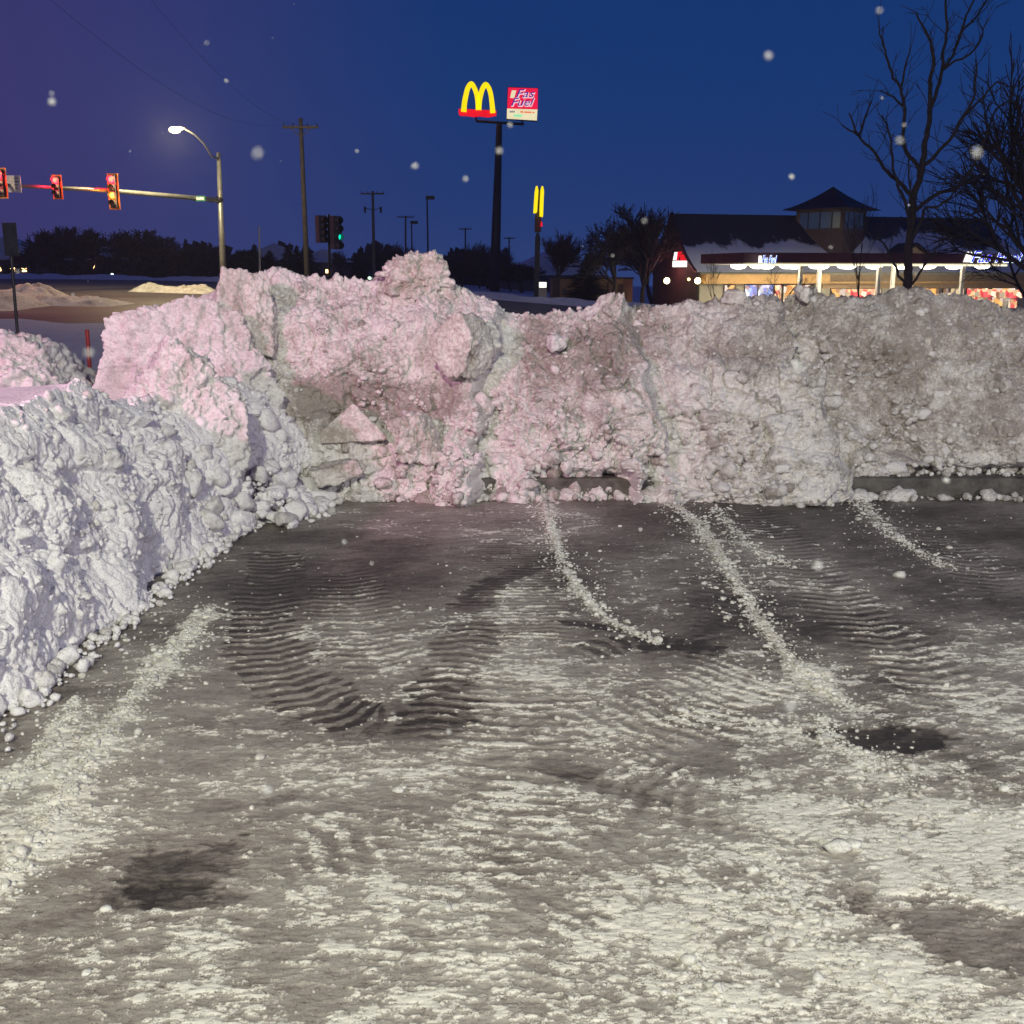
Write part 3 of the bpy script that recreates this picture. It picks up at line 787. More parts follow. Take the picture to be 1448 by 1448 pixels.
def blk(px, py, Yd, wpx, hpx, dep, label, rot=(0, 0, 0), mat='snow_block', seed=1, **k):
    s = Yd / F / cp
    return block(label, at(px, py, Yd), (wpx * s / 2, dep / 2, hpx * s / 2), rot, M[mat], seed, **k)
blk(246, 590, 7.25, 150, 205, .45, 'big pale block leaning in the left corner, pink front and shaded right side', (-8, 6, 24), seed=11,
    planes=[((-.75, 0, .62), .78), ((.5, 0, .9), .85)], amp=.04, sub=7)
blk(288, 512, 8.3, 215, 150, .30, 'tall slab standing behind the big pale corner block, edge sloping down to the right', (-12, 24, 10), seed=12,
    planes=[((-.8, 0, .7), .95), ((.75, 0, .65), .8)], amp=.035, sub=7)
blk(350, 448, 8.55, 78, 105, .24, 'flat tilted chunk high on the bank beside a dark crevice', (-14, 10, 24), seed=13, mat='snow_block_d', planes=[((.7, 0, .7), .9)], amp=.02)
blk(376, 478, 8.60, 34, 42, .12, 'small round chunk lodged just below the dark crevice', (0, 10, 30), seed=14, mat='snow_block_d', amp=.015, sub=4, cat='snow chunk')
blk(657, 490, 8.40, 54, 84, .36, 'thick oval slab jutting from the bank beside the deep groove', (-8, 18, -32), seed=15, mat='snow_block_d', planes=[((.6, 0, .75), .85), ((-.6, 0, -.8), .9), ((-.8, 0, .5), .9)], amp=.02)
blk(499, 594, 8.30, 78, 64, .16, 'smooth triangular slab set low in the brown hollow of the bank', (-20, 0, 6), seed=16, mat='snow_block_d',
    planes=[((-.72, 0, .70), .42), ((.80, 0, .62), .42)], amp=.008, fineamp=.006)
blk(590, 392, 9.0, 95, 80, .40, 'peak of stacked chunks on the highest point of the bank', (0, -6, 12), seed=17, mat='snow_block_d', planes=[((-.55, 0, .8), .70), ((.9, 0, .4), .74), ((.2, 0, 1), .80)], amp=.06)
blk(590, 618, 8.16, 54, 58, .22, 'jagged upright chunk low on the bank right of the triangular slab', (0, 8, 20), seed=18, mat='snow_block_d', planes=[((.7, -.3, .6), .7)], amp=.03, sub=6)
blk(478, 668, 8.02, 66, 30, .2, 'flat pale lump at the foot of the bank below the triangular slab', (0, -12, 15), seed=19, mat='snow_block_d', amp=.02, sub=4)
blk(870, 575, 8.3, 34, 34, .16, 'rounded lump in the middle of the ribbed lobe', (0, 0, 20), seed=20, mat='snow_block_d', amp=.02, sub=4, cat='snow chunk')
blk(786, 485, 8.62, 26, 24, .12, 'pale rounded chunk above the dark patch right of the groove', (0, 0, 20), seed=21, mat='snow_block', amp=.01, sub=4, cat='snow chunk')
blk(1035, 420, 9.05, 40, 18, .2, 'low pale lump on the crest in front of the lit shop windows', (0, 0, 20), seed=22, mat='snow_block_d', amp=.015, sub=4, cat='snow chunk')
blk(1137, 416, 9.0, 20, 26, .12, 'small upright lump on the crest left of the big bare tree', (0, 0, 20), seed=23, mat='snow_block_d', amp=.01, sub=4, cat='snow chunk')
blk(1330, 632, 8.55, 26, 20, .12, 'pale chunk resting above the bare kerb', (0, 0, 20), seed=24, mat='snow_block', amp=.01, sub=4, cat='snow chunk')
blk(1362, 633, 8.62, 24, 14, .1, 'rounded brownish chunk beside the pale one above the kerb', (0, 0, 20), seed=25, mat='snow_block_d', amp=.01, sub=4, cat='snow chunk')
blk(20, 545, 7.9, 165, 125, 1.0, 'lumpy white mound behind the left bank, lobed along its top', (0, 6, 10), seed=26, mat='snow_block', planes=[((.8, -.2, .6), .85), ((.3, -.4, .8), .9), ((-.4, -.6, .7), .85)], amp=.05, fr=2.6, cat='snow mound', name='snow_mound')
# marker stake
mb = MB(); p = at(123, 466, 11.0); q = at(126, 530, 11.0)
mb.tube([(q.x, q.y, T(q.x, q.y) - .1), tuple(p)], [.024, .022], 8)
tag(mb.build('marker_stake', M['stake']), 'thin red marker stake in blue snow behind the left bank', 'stake')

# ------------------------------------------------------------------ median snow piles by the road
def pile(cx, cy, L, W, Hh, seed, label, rz=0.):
    u = np.linspace(-1, 1, 150); v = np.linspace(-1, 1, 60); U, Vv = np.meshgrid(u, v)
    x, y = U * L, Vv * W
    e = np.clip(1 - U ** 4, 0, 1) * np.clip(1 - Vv ** 2, 0, 1)
    z = Hh * e * (.75 + .35 * fbm2(x * .5 + seed, y * .5, 3, seed)) + .35 * Hh * e * (lumps(x * .9 + seed, y * .9, 0 * x, seed) - .2) + .05 * fbm2(x * 3, y * 3, 3, seed + 4) * e
    c, s = math.cos(rz), math.sin(rz)
    xx, yy = x * c - y * s + cx, x * s + y * c + cy
    zz = terr(xx, yy) + z + .04
    o = link('snow_pile', np_mesh('snow_pile', np.stack([xx - cx, yy - cy, zz], -1), grid_q(*x.shape)), M['snow_block_d'], None, (cx, cy, 0), smooth=True)
    return tag(o, label, 'snow pile')
pile(-25.5, 45.0, 6.2, 3.2, .75, 3, 'long low snow pile on the road behind the dark sign back')
pile(-21.5, 47.5, 1.9, 2.0, .95, 5, 'humped grey snow heap at the end of the long pile')
pile(-19.0, 47.0, 2.2, 1.7, .45, 6, 'lowest thin snow heap trailing off along the road')
pile(-18.6, 60.0, 2.3, 1.6, .62, 7, 'pale snow heap at the foot of the traffic signal pole')

def lamp(name, typ, loc, energy, col, size=.1, target=None, **k):
    l = bpy.data.lights.new(name, typ); l.energy = energy; l.color = col
    if typ == 'AREA': l.size = size
    else: l.shadow_soft_size = size
    for a_, v_ in k.items(): setattr(l, a_, v_)
    o = bpy.data.objects.new(name, l); C.objects.link(o); o.location = loc
    if target is not None: o.rotation_euler = (Vector(target) - Vector(loc)).to_track_quat('-Z', 'Y').to_euler()
    return o

# ------------------------------------------------------------------ signs, signals, poles
def pole_px(mb, x0, y0, x1, y1, Yd, r0, r1, n=8, Y1=None, down=True):
    a = at(x0, y0, Yd); b = at(x1, y1, Y1 or Yd)
    if down:                                                 # carry the foot down to the ground
        d = (b - a); k = (T(b.x, b.y) - .2 - a.z) / d.z if abs(d.z) > 1e-6 else 1
        if k > 1: r1 = r0 + (r1 - r0) * k; b = a + d * k
    mb.tube([a, b], [r0, r1], n); return a, b

# road sign seen from the back
e = empty('road_sign', at(24, 458, 24)); o0 = Vector(e.location)
tag(e, 'dark back of a road sign on a thin post near the left edge', 'road sign')
m1 = MB(); a = at(3, 315, 24); b = at(27, 362, 24); m1.box(a.x - o0.x, b.x - o0.x, -.02, .012, b.z - o0.z, a.z - o0.z); m1.build('panel', M['sign_back'], e)
m1 = MB(); a = at(16.5, 362, 24.05); b = at(24, 458, 24.05); bb = a + (b - a) * 1.6; bb.z = T(bb.x, 24) - .2
m1.tube([Vector((a.x, 24.06, a.z + .7)) - o0, bb - o0], .035, 8); m1.build('post', M['sign_back'], e)

# mast arm signal pole
PY_ = 63.0
A = at(309, 216, PY_); B = at(316, 405, PY_)
e = empty('signal_pole', (B.x, B.y, T(B.x, B.y))); o0 = Vector(e.location)
tag(e, 'galvanised traffic signal pole with long mast arm and lit cobra-head lamp', 'signal pole')
m1 = MB(); m1.tube([Vector((B.x, B.y, o0.z - .2)) - o0, A - o0], [.21, .12], 12); m1.build('pole', M['galv'], e, smooth=True)
J = at(310, 283, PY_); K = at(-70, 258, 48.0)
m1 = MB(); m1.tube([J - o0, J.lerp(K, .5) - o0 + Vector((0, 0, .12)), K - o0], [.14, .11, .06], 10); m1.build('mast_arm', M['galv'], e, smooth=True)
mm = MB(); mm.ball(J - o0, .24, 10, 6); mm.build('arm_collar', M['dark_metal'], e)
l0 = at(309, 224, PY_); l3 = at(262, 183, 58.5)
pts_ = [l0, at(300, 222, 62), at(288, 203, 60.5), at(275, 190, 59.3), l3]
m1 = MB(); m1.tube([p - o0 for p in pts_], [.06, .055, .05, .045, .04], 8); m1.build('lamp_arm', M['galv'], e, smooth=True)
hd = at(251, 182, 57.6)
m1 = MB(); m1.ball(hd - o0 + Vector((0, 0, .03)), .42, 14, 8, (1, .55, .26)); hh = m1.build('lamp_head', M['galv'], e, smooth=True)
m1 = MB(); m1.ball(hd - o0 + Vector((-.12, -.05, -.06)), .31, 14, 8, (1, .8, .55)); m1.build('lamp_lens', M['e_lamp'], hh, smooth=True)

def arm_y(px):
    P = [J.lerp(K, t) for t in np.linspace(0, 1, 60)]
    return float(np.interp(-px, [-proj(p.x, p.y, p.z)[0] for p in P], [p.y for p in P])) - .42
def signal(px, py, Yd, hpx, lit, label, nsec):
    Yd = arm_y(px); s = Yd / F / cp; c = at(px, py, Yd); Hh = hpx * s; w = .34 * Hh / nsec * 1.28 * 1.0
    w = Hh / nsec * .62
    e = empty('traffic_light', c); tag(e, label, 'traffic light', 'signals on the mast arm')
    m1 = MB(); t_ = .065
    m1.box(-w, w, 0, .02, -Hh / 2, -Hh / 2 + t_); m1.box(-w, w, 0, .02, Hh / 2 - t_, Hh / 2)
    m1.box(-w, -w + t_, 0, .02, -Hh / 2 + t_, Hh / 2 - t_); m1.box(w - t_, w, 0, .02, -Hh / 2 + t_, Hh / 2 - t_)
    m1.build('border', M['yellow_paint'], e)
    m1 = MB(); m1.box(-w + .01, w - .01, .022, .05, -Hh / 2 + .01, Hh / 2 - .01); m1.build('backplate', M['dark_metal'], e)
    m1 = MB(); m1.box(-w * .55, w * .55, -.16, .02, -Hh / 2 + .1, Hh / 2 - .1); m1.build('housing', M['black_paint'], e)
    sec = (Hh - .2) / nsec; rr = sec * .40
    for k in range(nsec):
        zc = Hh / 2 - .1 - sec * (k + .5)
        m1 = MB(); m1.ball((0, -.17, zc), rr * 1.12, 14, 8, (1, .35, 1))
        ln = m1.build('lens', M[lit[k]] if k in lit else M['glass'], e, smooth=True)
        if k in lit:
            m1 = MB(); m1.ball((0, -.17 - rr * .30, zc), rr * .80, 12, 8, (1, .4, 1)); m1.build('bulb', M[lit[k] + '_core'], ln, smooth=True)
        m1 = MB()
        q = [(rr * 1.1 * math.cos(a), rr * 1.1 * math.sin(a)) for a in np.linspace(-.4, math.pi + .4, 12)]
        for (x0, z0), (x1, z1) in zip(q[:-1], q[1:]): m1.face((x0, -.16, zc + z0), (x1, -.16, zc + z1), (x1 * .97, -.42, zc + z1 * .97), (x0 * .97, -.42, zc + z0 * .97))
        m1.build('visor', M['black_paint'], e)
        if k in lit:
            col_ = (1.0, .02, .05) if 'red' in lit[k] else (1.0, .35, .03)
            pl_ = lamp('signal_light', 'POINT', c + Vector((0, -.62, zc)), 110 if 'red' in lit[k] else 50, col_, .1)
    return e
signal(160.5, 271, 57.2, 46, {0: 'e_sig_red', 2: 'e_sig_amber'}, 'four-section traffic light showing red and amber, nearest the signal pole', 4)
signal(81, 264.5, 53.5, 31, {0: 'e_sig_red'}, 'three-section red traffic light between the white sign and the four-section one', 3)
signal(1, 259, 50.0, 39, {0: 'e_sig_red'}, 'red traffic light cut off by the left edge of the picture', 3)
# white regulatory sign on the arm
e = empty('regulatory_sign', at(20, 260, arm_y(20) + .2)); tag(e, 'white rectangular traffic sign hung on the mast arm with faint grey lines of text', 'traffic sign')
s = 50.6 / F
m1 = MB(); m1.box(-9 * s, 9 * s, -.01, .02, -11 * s, 11 * s); m1.build('panel', M['sign_white'], e)
m1 = MB()
for k, (w0, w1) in enumerate(((-6, 6), (-5, 6.5), (-6.5, 5), (-4, 4.5))): m1.box(w0 * s, w1 * s, -.016, -.012, (6.2 - k * 4.2) * s, (8.0 - k * 4.2) * s)
m1.build('lettering', M['galv'], e)
e = empty('street_name_sign', at(283, 281, arm_y(283) + .2)); tag(e, 'small green street name sign on the mast arm beside the pole', 'street sign')
s = 61.6 / F
m1 = MB(); m1.box(-8 * s, 8 * s, -.17, -.15, -3.5 * s, 3.5 * s); m1.build('panel', M['sign_green'], e)
m1 = MB()
for k in range(5): m1.box((-6 + 2.5 * k) * s, (-4.4 + 2.5 * k) * s, -.176, -.172, -1.4 * s, (1.4 + .5 * (k % 2)) * s)
m1.build('lettering', M['sign_white'], e)

# side-on signals on a post
def side_signal(px, py0, py1, Yd, label, green=None, n=4):
    c = at(px, (py0 + py1) / 2, Yd); s = Yd / F; Hh = (py1 - py0) * s
    e = empty('traffic_light', c, R(42)); tag(e, label, 'traffic light')
    m1 = MB(); m1.box(-.19, .19, -.12, .16, -Hh / 2, Hh / 2); m1.build('housing', M['black_paint'], e)
    sec = Hh / n
    for k in range(n):
        zc = Hh / 2 - sec * (k + .5)
        m1 = MB(); m1.tube([(0, -.12, zc), (0, -.36, zc - .02)], [sec * .44, sec * .40], 12, False); m1.build('visor', M['black_paint'], e)
        m1 = MB(); m1.ball((0, -.15, zc), sec * .38, 12, 6, (1, .4, 1)); m1.build('lens', M['e_sig_green'] if k == green else M['glass'], e)
    return e
side_signal(454.5, 306, 342, 45, 'unlit dark traffic light on the left side of the thin post')
side_signal(475.5, 307, 351, 44.6, 'traffic light with its green lens lit, right of the thin post', 2)
m1 = MB(); a, b = pole_px(m1, 465, 303, 466, 384, 45, .05, .06)
m1.box(a.x - .32, a.x + .32, 44.98, 45.02, at(0, 312, 45).z, at(0, 315, 45).z); m1.box(a.x - .32, a.x + .32, 44.98, 45.02, at(0, 338, 45).z, at(0, 341, 45).z)
tag(m1.build('signal_post', M['dark_metal']), 'thin dark post carrying the two side-on traffic lights', 'signal post')

def util_pole(px0, py0, px1, py1, Yd, arm, label, r=.15, armdy=9, extra=False, brace=True):
    s = Yd / F; a = at(px0, py0, Yd); b = at(px1, py1, Yd)
    d = b - a; zb = T(b.x, b.y); k = max(1, (zb - a.z) / d.z); b = a + d * k
    e = empty('utility_pole', b); tag(e, label, 'utility pole')
    m1 = MB(); m1.tube([Vector((0, 0, -.2)), a - b], [r, r * .68], 8); m1.build('pole', M['wood_pole'], e, smooth=True)
    c = a + d * (armdy / (py1 - py0)) - b
    m1 = MB(); m1.box(c.x - arm / 2, c.x + arm / 2, c.y - .22, c.y - .1, c.z - .07, c.z + .07)
    if brace:
        for sg in (-1, 1): m1.tube([c + Vector((sg * arm * .28, -.16, -.05)), c + Vector((0, -.13, -.62))], .03, 5)
    m1.build('crossarm', M['wood_pole'], e)
    for t in (-.46, -.2, .2, .46):
        m1 = MB(); m1.tube([c + Vector((t * arm, -.16, .06)), c + Vector((t * arm, -.16, .24))], [.05, .03], 6); m1.build('insulator', M['dark_metal'], e)
    if extra:
        for sg in (-1, 1):
            m1 = MB(); m1.tube([c + Vector((sg * .75, -.2, -1.2)), c + Vector((sg * .75, -.2, -1.75))], [.12, .10], 7); m1.tube([c + Vector((sg * .75, -.2, -1.3)), c + Vector((0, -.1, -1.5))], .03, 5); m1.build('cutout', M['dark_metal'], e)
    return a + d * (armdy / (py1 - py0))
UP = util_pole(425, 167, 434, 384, 72, 2.3, 'tall wooden utility pole standing between the streetlight and the side-on signals', .19, 13)
util_pole(527, 270, 529, 386, 105, 2.2, 'utility pole with cutout switches below its crossarm', .17, 4, True, False)
util_pole(573.5, 305, 573.5, 372, 150, 2.3, 'distant utility pole beside the short curved lamp post', .16, 2, False, False)
util_pole(658, 322, 658, 395, 165, 1.9, 'small far utility pole left of the tall illuminated sign', .15, 2, False, False)
util_pole(720, 335, 720, 395, 165, 1.7, 'small far utility pole just right of the tall sign column', .15, 2, False, False)
m1 = MB(); pole_px(m1, 366.5, 320, 367.5, 390, 80, .05, .07); tag(m1.build('thin_mast', M['galv']), 'thin pale mast left of the tall utility pole', 'mast')

def lot_lamp(px0, py0, py1, Yd, label, sg=1, hw=.5):
    a = at(px0, py0, Yd); b = at(px0, py1, Yd); b.z = T(b.x, b.y)
    e = empty('lamp_post', b); tag(e, label, 'lamp post')
    m1 = MB(); m1.tube([(0, 0, -.1), (0, 0, a.z - b.z)], [.11, .08], 8); m1.build('pole', M['dark_metal'], e)
    m1 = MB(); m1.box(-.12 if sg > 0 else -hw * 1.6, hw * 1.6 if sg > 0 else .12, -.3, .3, a.z - b.z - .15, a.z - b.z + .22, Matrix.Rotation(0, 4, 'X')); m1.build('lamp_head', M['dark_metal'], e)
lot_lamp(605.5, 280, 375, 120, 'unlit parking lamp post with boxy head above the peak of the bank', 1)
lot_lamp(583, 315, 375, 140, 'short unlit lamp post with its head leaning right', 1)

# wires
for k, (px, py, Yd) in enumerate(((60, -10, 30), (205, -10, 30))):
    tgt = UP + Vector((-1.0 + 2.0 * k, -.16, .25)); st = at(px, py, Yd)
    P = [st.lerp(tgt, t) - Vector((0, 0, 1.2 * 4 * t * (1 - t))) for t in np.linspace(0, 1, 24)]
    m1 = MB(); m1.tube(P, .005, 4)
    tag(m1.build('overhead_wire', M['wire']), ('left' if k == 0 else 'right') + ' of the two thin wires sagging from the tall utility pole to the top left', 'wire')

# ------------------------------------------------------------------ text helper
def text_mesh(txt, size, shear=0.0, ext=.02, offset=0.0, bold=0.0):
    cu = bpy.data.curves.new('letters', 'FONT'); cu.body = txt; cu.size = size; cu.shear = shear; cu.extrude = ext; cu.offset = offset
    cu.align_x = 'LEFT'; cu.resolution_u = 3
    o = bpy.data.objects.new('letters', cu); C.objects.link(o)
    me = bpy.data.meshes.new_from_object(o.evaluated_get(bpy.context.evaluated_depsgraph_get()))
    bpy.data.objects.remove(o); bpy.data.curves.remove(cu)
    return me
def text(name, txt, size, parent, loc, width, mat, shear=.3, ext=.02, offset=0.0):
    me = text_mesh(txt, size, shear, ext, offset)
    v = np.empty(len(me.vertices) * 3, np.float32); me.vertices.foreach_get('co', v); v = v.reshape(-1, 3)
    v[:, 0] = (v[:, 0] - v[:, 0].min()) / (v[:, 0].max() - v[:, 0].min()) * width
    me.vertices.foreach_set('co', v.ravel()); me.update()
    o = link(name, me, mat, parent, loc); o.rotation_euler = (R(90), 0, 0)
    return o

# ------------------------------------------------------------------ tall sign
SY = 128.0; s = SY / F / cp
base = at(699, 385, SY); base.z = T(base.x, base.y)
e = empty('pylon_sign', base); tag(e, 'tall roadside pylon sign with lit yellow arches and a red and cream fuel panel', 'pylon sign')
o0 = Vector(base)
a = at(706, 176, SY) - o0
m1 = MB(); m1.tube([(0, 0, -.3), Vector((0, 0, 0)).lerp(a, .38), a], [.62, .55, .34], 14); m1.build('column', M['dark_metal'], e, smooth=True)
m1 = MB(); q = at(673, 170.5, SY) - o0; r_ = at(741, 175, SY) - o0
q.y += .45; r_.y += .45; a.y += .45; m1.tube([q, r_], .16, 6); m1.tube([q, q + Vector((0, 0, .6))], .12, 6); m1.tube([r_ + Vector((-.2, 0, 0)), r_ + Vector((-.2, 0, .6))], .12, 6); m1.build('crossbeam', M['dark_metal'], e)
# arches, traced on the sign's own plane
def Zp(zx, zy): return at(640 + zx / 18.1, 100 + zy / 18.1, SY) - o0
def arches(pl, y, wd):
    m1 = MB()
    for pts_ in pl:
        P = resample([(Zp(*p).x, Zp(*p).z) for p in pts_], .12)
        n = len(P); tn = np.gradient(P, axis=0); tn /= np.linalg.norm(tn, axis=1)[:, None]
        nr = np.stack([-tn[:, 1], tn[:, 0]], 1)
        ww = np.interp(np.linspace(0, 1, n), *wd) * s * 50 / 18.1 / 50
        Lf, Rt = P + nr * ww[:, None], P - nr * ww[:, None]
        for k in range(n - 1):
            for yy in (y - .25, y + .25): m1.face((Lf[k, 0], yy, Lf[k, 1]), (Lf[k + 1, 0], yy, Lf[k + 1, 1]), (Rt[k + 1, 0], yy, Rt[k + 1, 1]), (Rt[k, 0], yy, Rt[k, 1]))
            for S in (Lf, Rt): m1.face((S[k, 0], y - .25, S[k, 1]), (S[k + 1, 0], y - .25, S[k + 1, 1]), (S[k + 1, 0], y + .25, S[k + 1, 1]), (S[k, 0], y + .25, S[k, 1]))
        for k in (0, n - 1): m1.face((Lf[k, 0], y - .25, Lf[k, 1]), (Rt[k, 0], y - .25, Rt[k, 1]), (Rt[k, 0], y + .25, Rt[k, 1]), (Lf[k, 0], y + .25, Lf[k, 1]))
    return m1
arch = [[(285, 1050), (305, 830), (345, 620), (395, 440), (480, 335), (560, 450), (620, 620), (650, 820), (662, 1000)],
        [(668, 1000), (690, 760), (740, 540), (790, 420), (855, 355), (920, 430), (975, 600), (1010, 850), (1030, 1080)]]
arches(arch, -.1, ([0, .45, .5, .55, 1], [62, 52, 46, 52, 62])).build('arch', M['e_yellow'], e)
pl = [Zp(*p) for p in ((148, 965), (1120, 1010), (1118, 1140), (900, 1180), (680, 1155), (560, 1175), (360, 1145), (190, 1140), (150, 1090))]
m1 = MB(); m1.prism([(p.x, p.z) for p in pl], .2, .6); m1.build('sign_base', M['e_red'], e)
def Zq(zx, zy): return at(700 + zx / 18.1, 110 + zy / 18.1, SY) - o0
def quad(c4, y0, y1, mat, name, par):
    m1 = MB(); m1.prism([(Zq(*p).x, Zq(*p).z) for p in c4], y0, y1); return m1.build(name, mat, par)
cab = quad([(318, 235), (1108, 265), (1078, 1112), (292, 1062)], -.18, .5, M['dark_metal'], 'cabinet', e)
cab = quad([(335, 255), (1095, 280), (1088, 815), (312, 790)], -.24, -.182, M['e_redsign'], 'red_panel', e)
quad([(308, 795), (1086, 820), (1070, 1100), (302, 1055)], -.24, -.182, M['e_cream'], 'cream_panel', e)
quad([(430, 330), (545, 335), (490, 530), (385, 525)], -.27, -.242, M['e_cream'], 'white_block', e)
for txt, x0, yb, wd, sz in (('Fas', 535, 508, 440, 190), ('Fuel', 415, 725, 540, 190)):
    p = Zq(x0, yb)
    text('letter_edge', txt, sz * s / 18.1 * 1.35, e, (p.x - .02, -.262, p.z - .06), wd * s / 18.1 * 1.05, M['e_pinkwhite'], .35, .012, .055)
    text('letters', txt, sz * s / 18.1 * 1.35, e, (p.x, -.292, p.z), wd * s / 18.1, M['e_navy'], .35, .012, .0)
m1 = MB()
for x0, x1, y0, y1 in ((370, 510, 850, 900),): m1.prism([(Zq(a_, b_).x, Zq(a_, b_).z) for a_, b_ in ((x0, y0), (x1, y0 + 5), (x1, y1), (x0, y1))], -.27, -.242)
m1.build('grey_smudge', M['e_grey'], e)
quad([(650, 860), (720, 862), (718, 905), (648, 902)], -.27, -.242, M['e_orange'], 'orange_word', e)
quad([(735, 868), (930, 875), (925, 912), (735, 905)], -.27, -.242, M['e_orange'], 'orange_word', e)
quad([(950, 880), (1010, 882), (1008, 915), (950, 912)], -.27, -.242, M['e_orange'], 'orange_word', e)
quad([(480, 945), (690, 950), (680, 1010), (475, 1000)], -.27, -.242, M['e_mint'], 'green_mark', e)

# lower sign seen nearly edge-on: two lit arches back to back
SY2 = 88.0; s2 = SY2 / F / cp
b2 = at(760, 420, SY2); b2.z = T(b2.x, b2.y); e = empty('arch_sign', b2, R(0)); o0 = Vector(b2)
tag(e, 'smaller arch sign seen edge-on as two yellow bars on a dark column', 'arch sign')
def bar(x0, y0, x1, y1, w, mat, name, dep=1.6, y=0.):
    a, b = at(x0, y0, SY2) - o0, at(x1, y1, SY2) - o0; W = w * s2 / 2
    P = [(a.x - W * .45, a.z), (a.x - W, a.z - .35), (b.x - W, b.z), (b.x + W, b.z), (a.x + W, a.z - .35), (a.x + W * .45, a.z)]
    m1 = MB(); m1.prism(P, y, y + dep); return m1.build(name, mat, e)
bar(759.0, 263, 757.0, 300, 4.6, M['e_yellow'], 'arch'); bar(766.8, 263.5, 765.3, 306, 4.6, M['e_yellow'], 'arch', 1.6, -.2)
bar(762.9, 264, 761.5, 300, 2.4, M['dark_metal'], 'spine', 1.2, .3)
bar(761.3, 299, 760.6, 328, 8.4, M['wall_dark'], 'box', 1.0, .2); bar(765.6, 313.5, 765.4, 320, 3.0, M['e_red'], 'red_lamp', .6, -.3)
bar(760.6, 329, 758.6, 420, 6.8, M['dark_metal'], 'column', .5, .4)

# ------------------------------------------------------------------ trees
def grow(mb_l, mb_t, p, d, r, L, lev, rng_, spread, kids, up=.06, n=5, minr=.004):
    pts_, rr = [p.copy()], [r]; dd = d.copy(); seg = 3 if lev > 1 else 2
    for k in range(seg):
        dd = (dd + Vector((rng_.gauss(0, .13), rng_.gauss(0, .13), rng_.gauss(0, .10) + up))).normalized()
        p = p + dd * (L / seg); pts_.append(p.copy()); rr.append(max(minr, r * (1 - .45 * (k + 1) / seg)))
    (mb_l if lev > 2 else mb_t).tube(pts_, rr, n if lev > 2 else 3, False)
    if lev <= 0: return
    for j in range(kids[lev] if isinstance(kids, (list, tuple)) else kids):
        t = rng_.uniform(.35, 1.0); i = min(seg - 1, int(t * seg)); q = pts_[i].lerp(pts_[i + 1], t * seg - i)
        az = rng_.uniform(0, 2 * math.pi); sp_ = spread * rng_.uniform(.6, 1.25)
        a = dd.orthogonal().normalized(); b_ = dd.cross(a)
        nd = (dd * math.cos(sp_) + (a * math.cos(az) + b_ * math.sin(az)) * math.sin(sp_)).normalized()
        grow(mb_l, mb_t, q, nd, max(minr, r * rng_.uniform(.42, .6)), L * rng_.uniform(.55, .8), lev - 1, rng_, spread, kids, up, n, minr)
def bare_proto(seed, Hh, spread, kids, lev=4, trunkf=.28, r=.16, minr=.015, up=.07, stems=1):
    rg = random.Random(seed); t_ = MB(); w_ = MB()
    for _ in range(stems):
        d0 = Vector((rg.gauss(0, .12 + .15 * (stems > 1)), rg.gauss(0, .12), 1)).normalized()
        grow(t_, w_, Vector((0, 0, -.1)), d0, r, Hh * trunkf * 1.5, lev, rg, spread, kids, up, 6, minr)
    return t_.mesh('trunk'), w_.mesh('branches')
BARE = [bare_proto(1, 7.5, .62, 6, 4, .27, .17, .022), bare_proto(2, 7.0, .75, 6, 4, .25, .17, .022), bare_proto(5, 7.5, .5, 6, 4, .29, .15, .022, .1, 2)]
BARE += [bare_proto(31, 7.0, .72, 7, 4, .24, .2, .045), bare_proto(32, 7.5, .66, 7, 4, .26, .2, .045, .05)]
THIN = len(BARE); BARE += [bare_proto(41, 7.0, .5, 3, 4, .3, .09, .012, .1), bare_proto(42, 7.0, .6, 3, 4, .28, .09, .012, .06, 2)]
def bare_tree(px, pyb, pyt, Yd, k, label, wide=1.0, cat='tree', name='bare_tree', mat='bark_far', grp='trees of the far treeline', rz=None):
    tm, wm = BARE[k]
    b = at(px, pyb, Yd); zb = T(b.x, b.y); t = at(px, pyt, Yd); h0 = max(v.co.z for v in wm.vertices)
    sc = (t.z - zb) / h0
    e = empty(name, (b.x, b.y, zb), px * .7 if rz is None else rz); tag(e, label, cat, grp); e.scale = (sc * wide, sc * wide, sc)
    link('trunk', tm, M[mat], e); link('branches', wm, M[mat], e)
    return e
def fir_proto(seed):
    rg = random.Random(seed); m1 = MB(); t_ = MB(); t_.tube([(0, 0, -.1), (0, 0, .97)], [.025, .006], 6)
    for lay in range(30):
        z = .08 + .9 * lay / 30; R0 = .24 * (1 - z) ** .85 + .012
        for j in range(13):
            a = rg.uniform(0, 6.283); L = R0 * rg.uniform(.65, 1.2); d = Vector((math.cos(a), math.sin(a), 0)); sd = Vector((-d.y, d.x, 0))
            tip = Vector((0, 0, z)) + d * L + Vector((0, 0, -L * .35 + rg.uniform(-.01, .01))); W = L * .28 + .012; mid_ = Vector((0, 0, z)) + d * L * .55
            for q in range(5):
                u = (q + 1) / 5; c_ = Vector((0, 0, z)).lerp(tip, u); w_ = W * (1 - u * .7) * rg.uniform(.7, 1.3)
                m1.face(c_ - d * L * .2, c_ + sd * w_ + Vector((0, 0, -.02)), c_ + d * L * .12 + Vector((0, 0, -.01)), c_ - sd * w_ + Vector((0, 0, -.03)))
    return t_.mesh('trunk'), m1.mesh('crown')
FIR = [fir_proto(1), fir_proto(2)]
